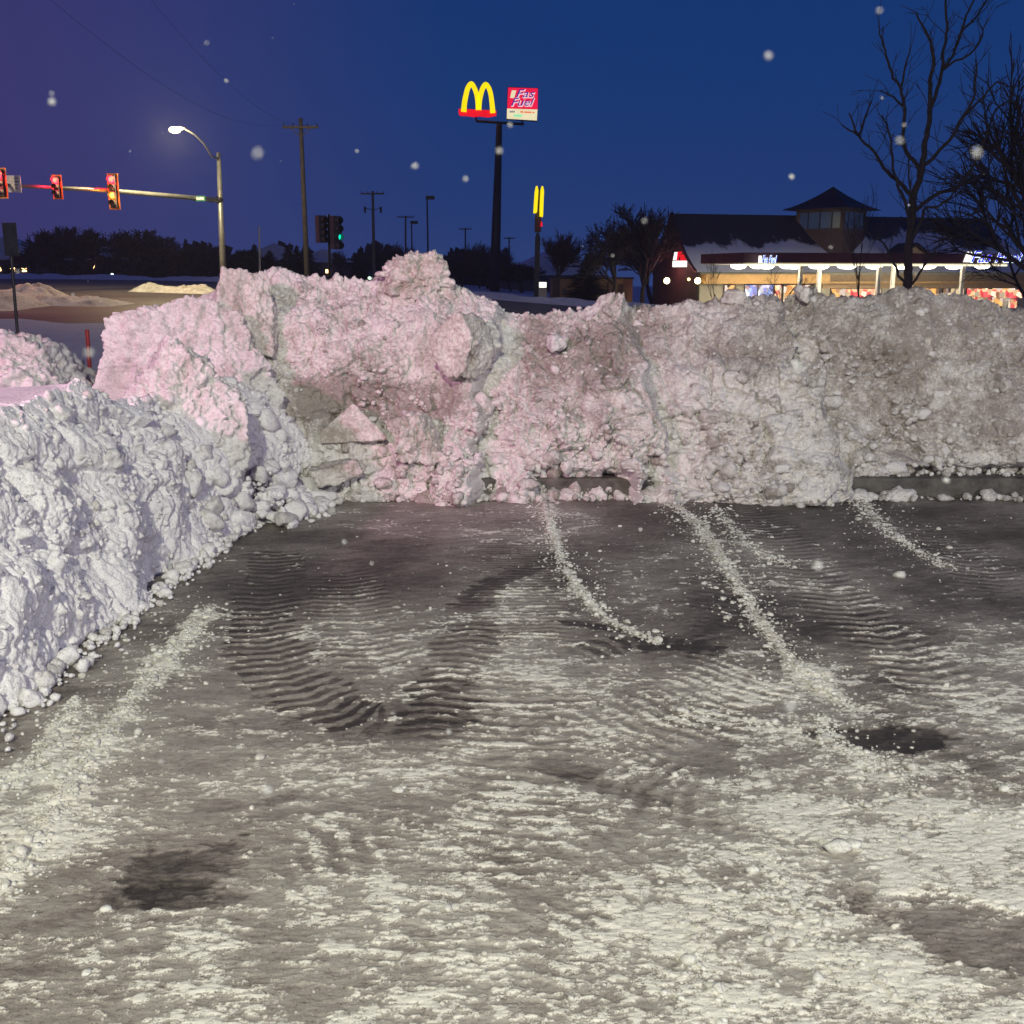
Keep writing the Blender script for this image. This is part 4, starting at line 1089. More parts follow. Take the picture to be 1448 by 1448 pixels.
def fir(px, pyb, pyt, Yd, k, label, wide=1.0):
    tm, cm = FIR[k]; b = at(px, pyb, Yd); zb = T(b.x, b.y); t = at(px, pyt, Yd); Hh = t.z - zb
    e = empty('evergreen_tree', (b.x, b.y, zb), px * .9); tag(e, label, 'evergreen tree', 'trees of the far treeline'); e.scale = (Hh * wide, Hh * wide, Hh)
    link('trunk', tm, M['bark_far'], e); link('crown', cm, M['needles'], e)

bare_tree(45, 390, 343, 150, 4, 'low broad dark tree directly behind the road sign', 2.0)
bare_tree(78, 390, 322, 150, 3, 'dark tree under the three-section red light, left half of a flat-topped pair', 1.15)
bare_tree(118, 390, 319, 152, 3, 'tall dark tree right of the three-section light, right half of a flat-topped pair', 1.2)
bare_tree(186, 390, 323, 150, 3, 'spreading dark tree below the four-section traffic light', 1.35)
bare_tree(222, 390, 333, 150, 3, 'rounded dark tree in the gap right of the four-section light', 1.2)
bare_tree(252, 390, 347, 155, 3, 'lower dark tree halfway between the four-section light and the pole', 1.2)
bare_tree(292, 392, 355, 150, 3, 'low dark tree just left of the signal pole', 1.3)
bare_tree(340, 392, 352, 150, 3, 'low dark tree just right of the signal pole', 1.76)
fir(362, 394, 343, 140, 0, 'pointed evergreen left of the thin pale mast', 1.76)
fir(383, 394, 352, 142, 1, 'squat evergreen between the pale mast and the tall utility pole', 2.40)
fir(409, 394, 344, 138, 0, 'pointed evergreen left of the tall utility pole', 1.92)
fir(421, 394, 346, 140, 1, 'evergreen hidden partly by the tall utility pole', 1.92)
fir(436, 394, 343, 141, 0, 'evergreen on the right of the tall utility pole', 1.76)
fir(509, 394, 349, 138, 1, 'narrow evergreen left of the pole with cutout switches', 1.44)
bare_tree(484, 394, 352, 150, 2, 'thin bare tree right of the side-on signals', 1.0)
bare_tree(535, 394, 356, 150, 0, 'low tree behind the pole with cutout switches', 1.3)
bare_tree(562, 396, 340, 150, 2, 'bare tree just left of the bank peak', 1.0)
fir(556, 396, 356, 146, 0, 'dark evergreen just left of the bank peak', 2.40)
bare_tree(630, 400, 362, 140, 3, 'low dark tree right of the bank peak', 2.16)
bare_tree(652, 400, 368, 140, 3, 'low dark tree at the small far utility pole', 2.03)
bare_tree(678, 405, 338, 140, 2, 'thin tree with a pointed top left of the sign column', .8)
bare_tree(690, 405, 360, 138, 3, 'dark bushy tree at the foot of the sign column', 2.03)
bare_tree(722, 408, 348, 138, 0, 'dark tree right of the sign column', 1.0)
bare_tree(738, 412, 372, 130, 3, 'low dark shrubby tree left of the edge-on arch sign', 2.16)
bare_tree(783, 418, 322, 110, 2, 'slender bare tree with rising twigs right of the edge-on arch sign', .8)
fir(830, 420, 356, 98, 1, 'dark conical evergreen behind the low brown building', 2.08)
bare_tree(862, 424, 300, 96, 1, 'wide bare tree behind the low brown building, left of a pair', 1.0, mat='bark')
bare_tree(908, 424, 284, 98, 0, 'tallest bare tree behind the low brown building, right of a pair', 1.0, mat='bark')
bare_tree(922, 426, 322, 112, 2, 'dark bare tree just left of the gable end of the shop', 1.0)
# far woods fill: low dark mass of scrub
mb = MB(); rg = random.Random(11)
for i in range(2600):
    px = rg.uniform(-120, 800); Yd = rg.uniform(158, 185); b = at(px, 390, Yd); z = T(b.x, b.y); hh = rg.uniform(1.2, 4.0) * (1 + .4 * math.sin(px * .05))
    for q in range(3):
        x = b.x + rg.gauss(0, .8); w = rg.uniform(.25, .8); z0 = z + hh * rg.uniform(0, .75); a = rg.uniform(-1, 1)
        mb.face((x - w, b.y, z0), (x + w * .3, b.y + a, z0 - .1), (x + w, b.y + rg.uniform(-.5, .5), z0 + hh * .3), (x - w * .2, b.y - a, z0 + hh * .38))
tag(mb.build('distant_scrub', M['bark_far']), kind='stuff')

# big bare tree on the right, limbs traced, depth added
TY = 27.0; rg = random.Random(5)
limbs = {
 'trunk': ([(1285, 440), (1283, 415), (1283.5, 380), (1285, 348), (1289, 315), (1292, 279), (1299, 250), (1304, 233), (1311, 192), (1314.5, 156), (1316, 120), (1317.5, 84), (1314, 53), (1304, 34), (1295, 19)], 9, .9, 0),
 'a': ([(1314, 160), (1326, 127), (1333, 98), (1331, 79), (1338, 43), (1336, 0), (1337, -40)], 3.2, .7, .5),
 'a2': ([(1333, 98), (1347, 79), (1355, 55), (1367, 21), (1376, 0), (1384, -30)], 2.2, .6, .9), 'a3': ([(1356, 52), (1370, 34), (1381, 21), (1395, 0), (1404, -14)], 1.5, .5, 1.2),
 'a4': ([(1335, 98), (1352, 86), (1371, 77), (1386, 58), (1389, 43), (1385, 34)], 1.5, .5, .3),
 'b': ([(1304, 236), (1328, 216), (1347, 192), (1359, 168), (1374, 149), (1381, 120), (1380, 84)], 3.2, .6, -.8), 'b2': ([(1364, 163), (1386, 139), (1407, 118), (1425, 122)], 1.6, .5, -1.2),
 'c': ([(1299, 250), (1297, 232), (1283, 214), (1278, 192), (1279, 163), (1274, 125), (1263, 108), (1249, 65), (1244, 42)], 3.6, .6, -.4), 'c2': ([(1274, 125), (1280, 96), (1285, 74)], 1.6, .5, -.6), 'c3': ([(1276, 149), (1258, 134), (1246, 129)], 1.4, .5, -.2),
 'd': ([(1292, 280), (1264, 248), (1242, 226), (1230, 207), (1213, 190), (1201, 159)], 3.8, .5, .6), 'd2': ([(1215, 191), (1225, 163), (1233, 144)], 1.8, .4, .9), 'd3': ([(1213, 190), (1202, 184), (1190, 176)], 1.2, .4, .9),
 'e': ([(1287, 322), (1278, 281), (1266, 255), (1262, 228), (1261, 197), (1247, 163)], 2.8, .5, -1.0), 'e2': ([(1287, 310), (1286, 260), (1284, 225)], 1.6, .4, -.5),
 'f': ([(1292, 300), (1324, 276), (1357, 264), (1374, 238), (1386, 216), (1400, 178), (1408, 156), (1436, 135)], 3.6, .5, .8), 'f2': ([(1340, 270), (1386, 250), (1403, 233), (1405, 209)], 2.2, .5, 1.3),
 'g': ([(1286, 345), (1300, 318), (1309, 294), (1328, 292), (1357, 266)], 3.0, .6, -.9), 'h': ([(1283, 405), (1272, 390), (1266, 372), (1254, 350), (1240, 332)], 2.2, .5, -.4), 'i': ([(1284, 408), (1300, 388), (1312, 366), (1330, 345)], 2.0, .5, .6)}
tb = at(1285, 440, TY); e = empty('bare_tree', tb); o0 = Vector(tb); sT = TY / F
tag(e, 'tall leafless tree with wide rising limbs in front of the shop', 'tree')
lm = MB(); tw = MB()
for nm, (P, r0, tp, dy) in limbs.items():
    mbq = lm if nm != 'trunk' else MB()
    Q = [at(x, y, TY + dy * i / (len(P) - 1) + (0 if i == 0 else rg.uniform(-.1, .1))) - o0 for i, (x, y) in enumerate(P)]
    P3 = []
    Qa = resample([(q.x, q.z) for q in Q], .12); yy = np.interp(np.linspace(0, 1, len(Qa)), np.linspace(0, 1, len(Q)), [q.y for q in Q])
    P3 = [Vector((a_[0] + rg.gauss(0, .012), y_ , a_[1] + rg.gauss(0, .012))) for a_, y_ in zip(Qa, yy)]
    n = len(P3); rr = [max(.011, r0 * sT * (1 - i / n) ** .7 * .62 + .012) for i in range(n)]
    mbq.tube(P3, rr, 7, False)
    if nm == 'trunk': mbq.build('trunk', M['bark'], e, smooth=True)
    for i in range(6 if nm == 'trunk' else 3, n, 2):
        if nm == 'trunk' and i < n * .55: continue
        for _ in range(1 if rg.random() < .75 else 2):
            d = (P3[min(i + 1, n - 1)] - P3[i - 1]).normalized(); sd = Vector((rg.gauss(0, 1), rg.gauss(0, .7), rg.gauss(.35, .6)))
            nd = (d * .9 + sd * .65).normalized()
            grow(tw, tw, P3[i].copy(), nd, min(.012, rr[i] * .6), rg.uniform(.25, .75), rg.choice((0, 1, 1, 2)), rg, .6, 2, .05, 3, .0055)
lm.build('limbs', M['bark'], e, smooth=True); tw.build('twigs', M['bark'], e)

# finer tree by the right edge, and a nearer one reaching in from outside
t2 = bare_proto(9, 7.0, .62, [2, 3, 3, 4, 4, 4], 5, .27, .13, .008, .05); TR = len(BARE); BARE.append(t2)
t3 = bare_proto(23, 8.0, .6, 5, 4, .3, .2, .012, .05); BARE.append(t3)
bare_tree(1462, 440, 232, 42, TR, 'densely twigged dark tree at the right edge in front of the canopy end', .9, mat='bark', grp='trees by the shop', rz=.6)
bare_tree(1500, 440, 10, 30, TR + 1, 'bare tree reaching in from beyond the top right edge', 1.0, mat='bark', grp='trees by the shop', rz=2.2)
bare_tree(1222, 440, 258, 60, THIN, 'thin bare tree rising behind the cupola', .7, mat='bark', grp='trees by the shop', rz=1.2)
bare_tree(1012, 440, 352, 60, THIN, 'small bare sapling in front of the tan awning', .7, mat='bark', grp='trees by the shop', rz=.2)
bare_tree(1105, 440, 368, 55, THIN + 1, 'small spreading bare tree under the left end of the canopy', .9, mat='bark', grp='trees by the shop', rz=1.9)

# ------------------------------------------------------------------ shop
BA = R(15); BY0 = 95.0
org = at(988, 388, BY0); org.z = -1.85
shop = empty('shop_building', org, BA); tag(shop, 'long shop with dark flared snowy roof, tan awning and lit windows', 'shop')
g0 = org.z
L_, W_ = 36.5, 10.5; ze, zr = 3.75, 8.95
def prof(t): return ze + (zr - ze) * (.55 * t + .45 * t ** 2.2)     # flared roof line
m1 = MB(); m1.box(.25, L_ - .3, .25, W_ - .2, 0, ze - .02); m1.build('wall', M['wall_grey'], shop)
roofm, nt, b = new_mat('snow_patched_roof')
tc = N(nt, 'ShaderNodeTexCoord'); sx = N(nt, 'ShaderNodeSeparateXYZ'); nt.links.new(tc.outputs['Object'], sx.inputs[0])
nz_ = noise(nt, .20, 6, .6, tc.outputs['Object'])
hh_ = math_n(nt, 'ADD', math_n(nt, 'MULTIPLY', sx.outputs['Z'], -.36), math_n(nt, 'MULTIPLY_ADD', nz_, 2.4, 1.36))
wv = N(nt, 'ShaderNodeTexWave', wave_type='BANDS', bands_direction='X'); wv.inputs['Scale'].default_value = .5; nt.links.new(tc.outputs['Object'], wv.inputs['Vector'])
hh_ = math_n(nt, 'ADD', hh_, math_n(nt, 'MULTIPLY', wv.outputs['Fac'], .05))
fc = ramp(nt, hh_, [(.10, (0, 0, 0)), (.26, (1, 1, 1))])
nt.links.new(mixc(nt, fc, (.045, .034, .038), (.66, .67, .72)), b.inputs['Base Color']); b.inputs['Roughness'].default_value = .6
m1 = MB(); nS = 8; hipx = 4.5
for k in range(nS):
    t0, t1 = k / nS, (k + 1) / nS
    y0, y1 = -.6 + (W_ / 2 + .6) * t0, -.6 + (W_ / 2 + .6) * t1; xr0, xr1 = L_ + .5 - hipx * t0, L_ + .5 - hipx * t1
    xl0, xl1 = -.4 + 0 * t0, -.4
    m1.face((xl0, y0, prof(t0)), (xr0, y0, prof(t0)), (xr1, y1, prof(t1)), (xl1, y1, prof(t1)))
    m1.face((xl0, W_ - y0, prof(t0)), (xr0, W_ - y0, prof(t0)), (xr1, W_ - y1, prof(t1)), (xl1, W_ - y1, prof(t1)))
    m1.face((xr0, y0, prof(t0)), (xr0, W_ - y0, prof(t0)), (xr1, W_ - y1, prof(t1)), (xr1, y1, prof(t1)))
ro = m1.build('roof', roofm, shop)
m1 = MB(); P = []
for k in range(nS + 1): t0 = k / nS; P.append((-.35 + (W_ / 2 + .35) * t0, prof(t0) - .05))
P2 = P + [(W_ - a_, z_) for a_, z_ in P[::-1][1:]]
m1.face(*[(-.05, a_, z_) for a_, z_ in P2]); m1.face((-.04, 0.2, ze), (-.04, W_ - .2, ze), (-.04, W_ - .2, 0), (-.04, .2, 0)); m1.build('gable', M['wall_dark'], shop)
m1 = MB()
for q0, q1 in zip(P2[:-1], P2[1:]):
    m1.tube([(-.45, q0[0], q0[1] + .1), (-.45, q1[0], q1[1] + .1)], .16, 5)
m1.build('gable_trim', M['fascia'], shop)
m1 = MB(); m1.box(.2, 12.2, -1.2, .24, 2.75, 3.55); m1.box(.2, L_ - 2, -.7, .24, 2.75, 2.9); m1.build('awning', M['awning'], shop)
m1 = MB(); m1.box(12.3, L_ - .4, .05, .24, 2.3, 3.5); m1.build('brown_band', M['wall_tan'], shop)
for x0, x1, mt in ((2.6, 3.6, 'shop'), (4.6, 5.8, 'shop_cool'), (5.9, 7.4, 'shop_cool'), (7.5, 8.2, 'shop_red'), (8.4, 9.8, 'shop'), (10.0, 11.4, 'shop'), (13.2, 15.2, 'shop'), (16, 18.4, 'shop_red'), (19.5, 22, 'shop'), (22.3, 24.6, 'shop'), (25, 27.3, 'shop'), (27.6, 30, 'shop_red'), (30.4, 33, 'shop')):
    m1 = MB(); m1.box(x0, x1, .17, .22, .6, 2.62 if x0 < 12 else 2.25); w = m1.build('window', M[mt], shop)
    zt0 = 2.64 if x0 < 12 else 2.27; m1 = MB(); m1.prism([(x0 - .06, .55), (x0 - .002, .55), (x0 - .002, zt0), (x1 + .002, zt0), (x1 + .002, .55), (x1 + .06, .55), (x1 + .06, zt0 + .05), (x0 - .06, zt0 + .05)], .12, .235); m1.build('frame', M['dark_metal'], w)
# dormer
m1 = MB(); m1.prism([(19.2, ze + .9), (23.6, ze + .9), (21.4, ze + 2.3)], -.2, 2.5); m1.build('dormer', M['wall_tan'], shop)
m1 = MB(); m1.prism([(18.7, ze + .75), (21.4, ze + 2.45), (24.1, ze + .75), (24.1, ze + .95), (21.4, ze + 2.65), (18.7, ze + .95)], -.5, 2.5); m1.build('dormer_roof', M['roof'], shop)
# cupola
inv = (Matrix.Translation(org) @ Matrix.Rotation(BA, 4, 'Z')).inverted()
TD = 103.0; tcw = at(1174, 330, TD); rot = Matrix.Rotation(R(-42) , 4, 'Z')
def TM(): return inv @ Matrix.Translation((tcw.x, tcw.y, 0)) @ rot
sq = 2.35; zb_, zt_ = at(0, 340, TD).z, at(0, 297, TD).z
m1 = MB(); m1.box(-sq, sq, -sq, sq, zb_ - 1.5, zb_ + 1.0, TM())
for sx_ in (-1, 1):
    for sy_ in (-1, 1): m1.box(sx_ * sq - .16 - .16 * sx_, sx_ * sq + .16 - .16 * sx_, sy_ * sq - .16 - .16 * sy_, sy_ * sq + .16 - .16 * sy_, zb_ + 1.0, zt_, TM())
m1.box(-sq, sq, -sq, sq, zt_ - .3, zt_, TM()); m1.build('cupola_wall', M['wall_dark'], shop)
m1 = MB(); m1.box(-sq + .1, sq - .1, -sq + .1, sq - .1, zb_ + 1.0, zt_ - .3, TM()); cw = m1.build('cupola_window', simple('cupola_glass', (.10, .16, .28), .08, 0, .1, 1), shop)
for t in (-.5, 0, .5):
    for sgn in (-1, 1):
        m1 = MB(); m1.box(sq * t - .04, sq * t + .04, sgn * (sq - .07) - .03, sgn * (sq - .07) + .03, zb_ + 1.0, zt_ - .3, TM()); m1.build('mullion', M['dark_metal'], cw)
        m1 = MB(); m1.box(sgn * (sq - .07) - .03, sgn * (sq - .07) + .03, sq * t - .04, sq * t + .04, zb_ + 1.0, zt_ - .3, TM()); m1.build('mullion', M['dark_metal'], cw)
ap = at(0, 264, TD).z; m1 = MB(); e_ = sq + .95; n_ = 7
for k in range(n_):
    f0 = lambda t: (e_ * (1 - t), zt_ + .02 + (ap - zt_) * (.5 * t + .5 * t ** 1.8))
    (ra, za), (rb, zb2) = f0(k / n_), f0((k + 1) / n_)
    for j in range(4):
        c_ = [(-1, -1), (1, -1), (1, 1), (-1, 1)]; p0, p1 = c_[j], c_[(j + 1) % 4]
        m1.face(*[TM() @ Vector(q) for q in ((p0[0] * ra, p0[1] * ra, za), (p1[0] * ra, p1[1] * ra, za), (p1[0] * rb, p1[1] * rb, zb2), (p0[0] * rb, p0[1] * rb, zb2))])
m1.box(-e_, e_, -e_, e_, zt_ - .04, zt_ + .015, TM()); m1.build('cupola_roof', M['roof'], shop)
# gable sign
gs = empty('gable_sign', inv.inverted() @ Vector((-.3, W_ * .36, 0)), R(-25)); gz0 = org.z
tag(gs, 'small lit sign on the gable end: white block, red letters and a cream panel', 'shop sign')
pA = at(963, 366, 97.0); gs.location = pA; sg = 97.0 / F
m1 = MB(); m1.prism([(-11 * sg, -1.5 * sg), (-6.5 * sg, -1.5 * sg), (-5.5 * sg, 9 * sg), (-9 * sg, 9 * sg)], -.1, .05); m1.build('white_block', M['e_white'], gs)
text('red_letters', 'Fas', 15 * sg, gs, (-6 * sg, -.08, -1.5 * sg), 16 * sg, M['e_red'], .15, .05, .05)
m1 = MB(); m1.box(-11.5 * sg, 8.5 * sg, -.08, .05, -11 * sg, -2.6 * sg); pn = m1.build('cream_panel', M['e_white'], gs)
# wall lamps on the gable end
for px, py, lab in ((942.5, 397, 'bright wall lamp at the outer left of the gable end'), (986, 397, 'bright wall lamp by the awning end'), (973.5, 395, 'dim middle wall lamp on the gable end')):
    c_ = at(px, py, 94.3 + (0 if px > 980 else 2.2 * (986 - px) / 44)); wl = empty('wall_lamp', c_); tag(wl, lab, 'wall lamp')
    dim = px == 973.5
    m1 = MB(); m1.ball((0, -.2, 0), .13 if dim else .27, 12, 8, (1, 1, 1)); m1.build('lamp_bulb', M['e_warm'] if dim else M['e_lamp'], wl, smooth=True)
    m1 = MB(); m1.box(-.18, .18, -.1, .45, .1, .3); m1.build('bracket', M['dark_metal'], wl)

# ------------------------------------------------------------------ fuel canopy
CB = R(14); co = at(1051, 372, 84.0); cz = co.z; co.z = -1.85
can = empty('fuel_canopy', co, CB); tag(can, 'long maroon fuel canopy with a row of bright lamps beneath and blue lettering', 'fuel canopy')
ZC = cz + 1.85
CL = 24.0; CW = 8.0
m1 = MB(); m1.box(0, CL, 0, CW, ZC + .04, ZC + .80); m1.build('fascia', M['fascia'], can)
m1 = MB(); m1.box(.15, CL - .15, .15, CW - .15, ZC - .06, ZC + .035); m1.build('soffit', simple('pale_soffit', (.75, .72, .6), .6, 0, .05, 2), can)
for i, x in enumerate((5.6, 10.1, 12.6, 17.2, 20.4)):
    m1 = MB(); yy = 1.2 if i % 2 == 0 else 6.2; m1.box(x - .14, x + .14, yy - .14, yy + .14, -.1, ZC - .07); m1.build('post', M['post'], can)
m1 = MB(); m1.box(.3, CL - .3, .02, .12, ZC - .20, ZC - .062); m1.build('light_strip', glow('lit_canopy_edge', (1.0, .90, .62), 1.6, .35, 1.4), can)
for i in range(9):
    for j, yy in enumerate((1.3, 6.0)):
        m1 = MB(); x = 1.9 + i * 2.55 + (.6 if j else 0); m1.ball((x, yy, ZC - .16), .36, 12, 8, (2.0, 1, .75)); m1.build('canopy_lamp', M['e_can'], can, smooth=True)
wpx = 1 / (F / 84.0)
for x0, wd, hgt_, lab in ((20.0, 5.2, 1.05, 'r'), (1.1, 2.2, .8, 'l')):
    if lab == 'r':
        m1 = MB(); m1.prism([(x0 - .55, ZC + .12), (x0 + .05, ZC + .12), (x0 + .30, ZC + .95), (x0 - .25, ZC + .95)], -.09, -.012); m1.build('white_block', M['e_white'], can)
        text('letter_edge', 'Fas Fuel', 1.30, can, (x0 + .12, -.05, ZC + .10), 5.0, M['e_cool'], .35, .02, .022)
        text('letters', 'Fas Fuel', 1.30, can, (x0 + .15, -.09, ZC + .12), 4.9, M['e_blue'], .35, .02, .0)
        can['x'] = 0
# sign on the end face of the canopy, turned toward the lot
es = empty('canopy_end_sign', at(1074, 372, 83.6), R(20)); tag(es, 'small blue lit lettering with a white block at the left end of the canopy', 'shop sign')
m1 = MB(); m1.box(-.10, .14, -.06, .02, 0, .55); m1.build('white_block', M['e_white'], es)
text('letter_edge', 'Fas Fuel', .80, es, (.22, -.03, .02), 1.30, M['e_cool'], .3, .015, .02); text('letters', 'Fas Fuel', .80, es, (.22, -.07, .02), 1.28, M['e_blue'], .3, .015, 0)
del can['x']
# fuel pumps under the canopy
def pump(px, Yd, label):
    b = at(px, 430, Yd); b.z = -1.85; e = empty('fuel_pump', b, CB); tag(e, label, 'fuel pump', 'fuel pumps under the canopy')
    m1 = MB(); m1.box(-.45, .45, -.3, .3, 0, 1.7); m1.build('body', M['post'], e)
    m1 = MB(); m1.box(-.38, .38, -.34, -.302, .95, 1.62); m1.build('screen', M['shop_red'], e)
    m1 = MB(); m1.box(-.75, .75, -.38, .38, 1.72, 2.35); m1.build('topper', M['shop_red'], e)
    m1 = MB(); m1.tube([(.5, -.1, 1.5), (.75, -.2, 1.0), (.6, -.3, .5), (.48, -.2, 1.1)], .03, 6); m1.build('hose', M['tire'], e)
pump(1210, 88, 'leftmost fuel pump with a lit red topper, beneath the canopy'); pump(1228, 89, 'fuel pump with lit topper beside the second pale canopy post')
pump(1392, 89, 'fuel pump with lit topper below the blue canopy lettering'); pump(1428, 86, 'rightmost fuel pump with lit topper, by the dark trunk')

# ------------------------------------------------------------------ low brown building, lit sign, car, houses
b0 = at(781, 425, 100); bz = T(b0.x, 100); e = empty('brown_building', (b0.x, 100, bz)); tag(e, 'low flat-roofed brown building behind the bank with dark windows', 'building')
k_ = 100 / F
m1 = MB(); m1.box(0, 111 * k_, 0, 7, -.3, at(0, 394.5, 100).z - bz); m1.build('wall', M['brown_bld'], e)
m1 = MB(); m1.box(-.12, 111 * k_ + .12, -.12, 7.12, at(0, 394.5, 100).z - bz + .003, at(0, 393, 100).z - bz + .05); m1.build('roof', M['roof'], e)
for x0, x1, y0, y1, mt in ((0.2, 10, 394.8, 421, 'wall_dark'), (13, 19, 408, 417, 'house'), (45, 50, 411, 417, 'house'), (75, 78, 399, 417, 'wall_dark'), (91, 98, 402, 424, 'wall_dark')):
    m1 = MB(); m1.box(x0 * k_, x1 * k_, -.06, -.004, at(0, y1, 100).z - bz, at(0, y0, 100).z - bz); m1.build('window' if mt == 'house' else 'door', M[mt], e)
e = empty('lit_menu_sign', at(767.5, 403, 84)); tag(e, 'small lit white box sign on a stone base below the edge-on arch sign', 'box sign'); k_ = 84 / F
m1 = MB(); m1.box(-5 * k_, 5 * k_, -.2, .2, -3.5 * k_, 3.8 * k_); m1.build('panel', M['e_white'], e)
m1 = MB(); m1.box(-5.6 * k_, 5.6 * k_, -.3, .3, -28 * k_, -5 * k_); m1.build('base', M['wall_grey'], e)
m1 = MB(); m1.box(-4 * k_, 4 * k_, -.1, .1, -5 * k_, -3.51 * k_); m1.build('neck', M['dark_metal'], e)
def car(px, py, Yd, label, rz=0):
    b = at(px, py, Yd); z = T(b.x, b.y) + .1; e = empty('car', (b.x, b.y, z), rz); tag(e, label, 'car')
    m1 = MB(); m1.prism([(-2.1, .35), (-2.1, .85), (-1.2, .95), (-.6, 1.42), (.9, 1.42), (1.5, .95), (2.15, .9), (2.15, .35)], -.85, .85, Matrix.Rotation(R(90), 4, 'Z')); o = m1.build('body', M['car'], e)
    bv = o.modifiers.new('Bevel', 'BEVEL'); bv.width = .08; bv.segments = 2
    for sx_ in (-1, 1):
        for sy_ in (-1.35, 1.35):
            m1 = MB(); m1.tube([(sx_ * .68, sy_, .33), (sx_ * .9, sy_, .33)], .33, 14); m1.build('wheel', M['tire'], e)
        m1 = MB(); m1.ball((sx_ * .62, -2.12, .72), .17, 10, 6, (1, .4, .8)); m1.build('headlight', M['e_carg'], e)
    m1 = MB(); m1.prism([(-1.12, .98), (-.62, 1.36), (-.58, 1.36), (-1.05, .98)], -.7, .7, Matrix.Rotation(R(90), 4, 'Z')); m1.build('windscreen', M['glass'], e)
# car waits on the far road with greenish headlamps
car(535.5, 398, 108, 'dark car with greenish headlights showing just over the bank crest')
def house(px, pyb, Yd, w, hgt_, label, lights):
    b = at(px, pyb, Yd); z = T(b.x, b.y); e = empty('house', (b.x, b.y, z), .15); tag(e, label, 'house')
    m1 = MB(); m1.box(-w / 2, w / 2, 0, 8, -.2, hgt_); m1.build('wall', M['house'], e)
    m1 = MB(); m1.prism([(-w / 2 - .5, hgt_ + .003), (0, hgt_ + w * .24), (w / 2 + .5, hgt_ + .003)], -.5, 8.5); m1.build('roof', M['snow_far'], e)
    for x, zz, mt in lights:
        m1 = MB(); m1.box(x - .32, x + .32, -.06, -.01, zz, zz + .5); m1.build('window', M[mt], e)
house(8, 385, 158, 13, 2.6, 'house with two orange lit windows at the left edge', ((-.9, 1.0, 'e_warm'), (1.0, 1.0, 'e_warm'), (2.6, .9, 'e_warm')))
house(140, 388, 162, 12, 2.6, 'house among the dark trees with one yellow window', ((-.4, 1.4, 'e_warm'), (2.0, .5, 'e_cool')))
house(390, 390, 156, 10, 2.6, 'snow-roofed house between the evergreens and the tall utility pole', ((-.3, .3, 'e_warm'),))
house(458, 390, 158, 8, 2.4, 'house with one small warm window below the side-on signals', ((.6, .9, 'e_warm'),))
house(785, 412, 150, 14, 2.4, 'pale snow-roofed house behind the edge-on arch sign', ())

# ------------------------------------------------------------------ light
w = bpy.data.worlds.new('World'); SC.world = w; w.use_nodes = True; nt = w.node_tree
bg = nt.nodes['Background']
tc = N(nt, 'ShaderNodeTexCoord'); sx = N(nt, 'ShaderNodeSeparateXYZ'); nt.links.new(tc.outputs['Generated'], sx.inputs[0])
base_ = ramp(nt, sx.outputs['Z'], [(0.0, (.026, .052, .185)), (.06, (.015, .045, .182)), (.16, (.007, .039, .172)), (.30, (.003, .030, .150)), (.7, (.003, .018, .090))])
lf = math_n(nt, 'MULTIPLY_ADD', sx.outputs['X'], -1.0, 0.0)
pf = ramp(nt, lf, [(.05, (0, 0, 0)), (.45, (1, 1, 1))])
cl = noise(nt, 2.4, 4, .5, tc.outputs['Generated'])
pf2 = math_n(nt, 'MULTIPLY', pf, math_n(nt, 'MULTIPLY_ADD', cl, .7, .30), clamp=True)
sky = mixc(nt, pf2, base_, (.052, .034, .150))
sky = mixc(nt, math_n(nt, 'MULTIPLY', cl, .35), sky, mixc(nt, 1.0, sky, (1.25, 1.15, 1.05), 'MULTIPLY'))
nt.links.new(sky, bg.inputs['Color']); bg.inputs['Strength'].default_value = 1.0

# lamps of the lot behind the camera: a pinkish sign light far left, a warm white lot lamp, a cooler one to the right
lamp('pink_sign_light', 'SPOT', (-6.6, .0, 4.1), 1950, (1.0, .37, .68), .14, (-2.3, 8.0, 1.2), spot_size=R(38), spot_blend=.8)
lamp('rose_sign_light', 'SPOT', (-7.5, -6.0, 4.6), 430, (1.0, .66, .64), .2, (.6, 9.0, 1.2), spot_size=R(31), spot_blend=.4)
lamp('lot_lamp_light', 'POINT', (-1.2, -4.6, 6.4), 3850, (1.0, .995, .78), .16)
lamp('cool_lamp_light', 'POINT', (9.0, -6.0, 5.0), 2900, (.97, .91, 1.0), .4)
# streetlight on the signal pole, canopy and gable lamps
lamp('streetlight', 'POINT', hd + Vector((0, -.9, -.5)), 3800, (1.0, .84, .46), .3)
lamp('roadside_fill_light', 'SPOT', (-34, 34, 9), 5500, (1.0, .78, .52), .4, (-22, 52, 3.0), spot_size=R(75), spot_blend=.5)  # unseen spot added to brighten the signal fronts, white sign and snow piles
for i in range(4):
    q = can.matrix_basis @ Vector((3.5 + 5.6 * i, 3.5, ZC - .9)); lamp('canopy_light', 'POINT', q, 600, (1.0, .93, .7), .4)
for q in (Vector((4, -2.5, 1.4)), Vector((9, -2.5, 1.4))): lamp('awning_light', 'POINT', Matrix.Translation(org) @ Matrix.Rotation(BA, 4, 'Z') @ q, 110, (1.0, .65, .3), .3)
lamp('gable_light', 'POINT', Matrix.Translation(org) @ Matrix.Rotation(BA, 4, 'Z') @ Vector((-1.4, 4.0, 4.0)), 90, (1.0, .25, .25), .2)

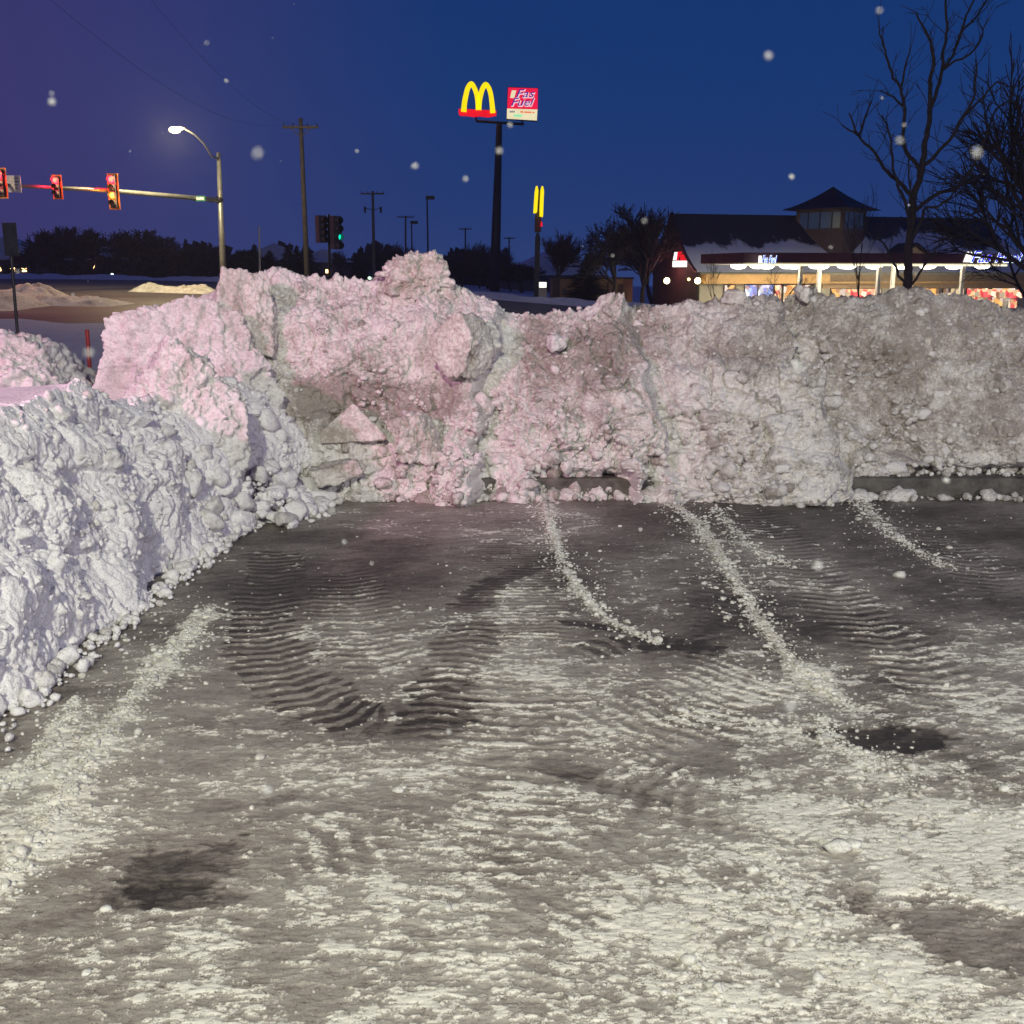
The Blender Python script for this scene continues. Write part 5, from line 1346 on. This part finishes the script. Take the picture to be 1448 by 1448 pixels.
# ------------------------------------------------------------------ snowy air
mb = MB(); mb.box(-320, 320, -70, 345, -4.2, 34)
hm = bpy.data.materials.new('snowy_air'); hm.use_nodes = True; nt = hm.node_tree; nt.nodes.clear()
pv = N(nt, 'ShaderNodeVolumePrincipled'); pv.inputs['Color'].default_value = (.82, .78, .95, 1); pv.inputs['Density'].default_value = HAZE
pv.inputs['Anisotropy'].default_value = .25
nt.links.new(pv.outputs[0], N(nt, 'ShaderNodeOutputMaterial').inputs['Volume'])
tag(mb.build('haze', hm), kind='stuff')

# ------------------------------------------------------------------ falling snow
rs = np.random.default_rng(77); pts, sz = [], []
while len(pts) < 170:
    dpt = .45 + 7.5 * rs.random() ** 1.6; x = rs.uniform(-.55, .55) * dpt * 1.0; a = rs.uniform(-.62, .30)
    z = CZ + dpt * a
    if z > .15 and dpt < 7.6: pts.append((x, dpt, z)); sz.append(rs.uniform(.0004, .0008))
for i in range(46):
    dpt = rs.uniform(.14, .5); pts.append((rs.uniform(-.5, .5) * dpt, dpt, CZ + dpt * rs.uniform(-.6, .28))); sz.append(rs.uniform(.0005, .0009))
fm, nt, b = new_mat('snowflake'); b.inputs['Base Color'].default_value = (.8, .8, .82, 1); b.inputs['Roughness'].default_value = .9
nf_ = noise(nt, 900, 2, .5, N(nt, 'ShaderNodeNewGeometry').outputs['Position']); nt.links.new(ramp(nt, nf_, [(.3, (.36, .36, .38)), (.7, (.50, .50, .52))]), b.inputs['Base Color'])
tag(clods('falling_snow', pts, sz, lambda s: 1, fm, None, 1.0), kind='stuff')

# ------------------------------------------------------------------ camera
cam = bpy.data.cameras.new('camera'); co_ = bpy.data.objects.new('camera', cam); C.objects.link(co_)
co_.location = (0, 0, CZ); co_.rotation_euler = (math.pi / 2 - PIT, 0, 0)
cam.sensor_fit = 'HORIZONTAL'; cam.sensor_width = 36; cam.lens = F / 1448 * 36; cam.clip_end = 4000; cam.clip_start = .05
cam.dof.use_dof = True; cam.dof.focus_distance = 9.0; cam.dof.aperture_fstop = (cam.lens / 1000) / .0022
SC.camera = co_
SC.view_settings.view_transform = 'Standard'; SC.view_settings.look = 'None'; SC.view_settings.exposure = 0; SC.view_settings.gamma = 1
SC.render.engine = 'CYCLES'
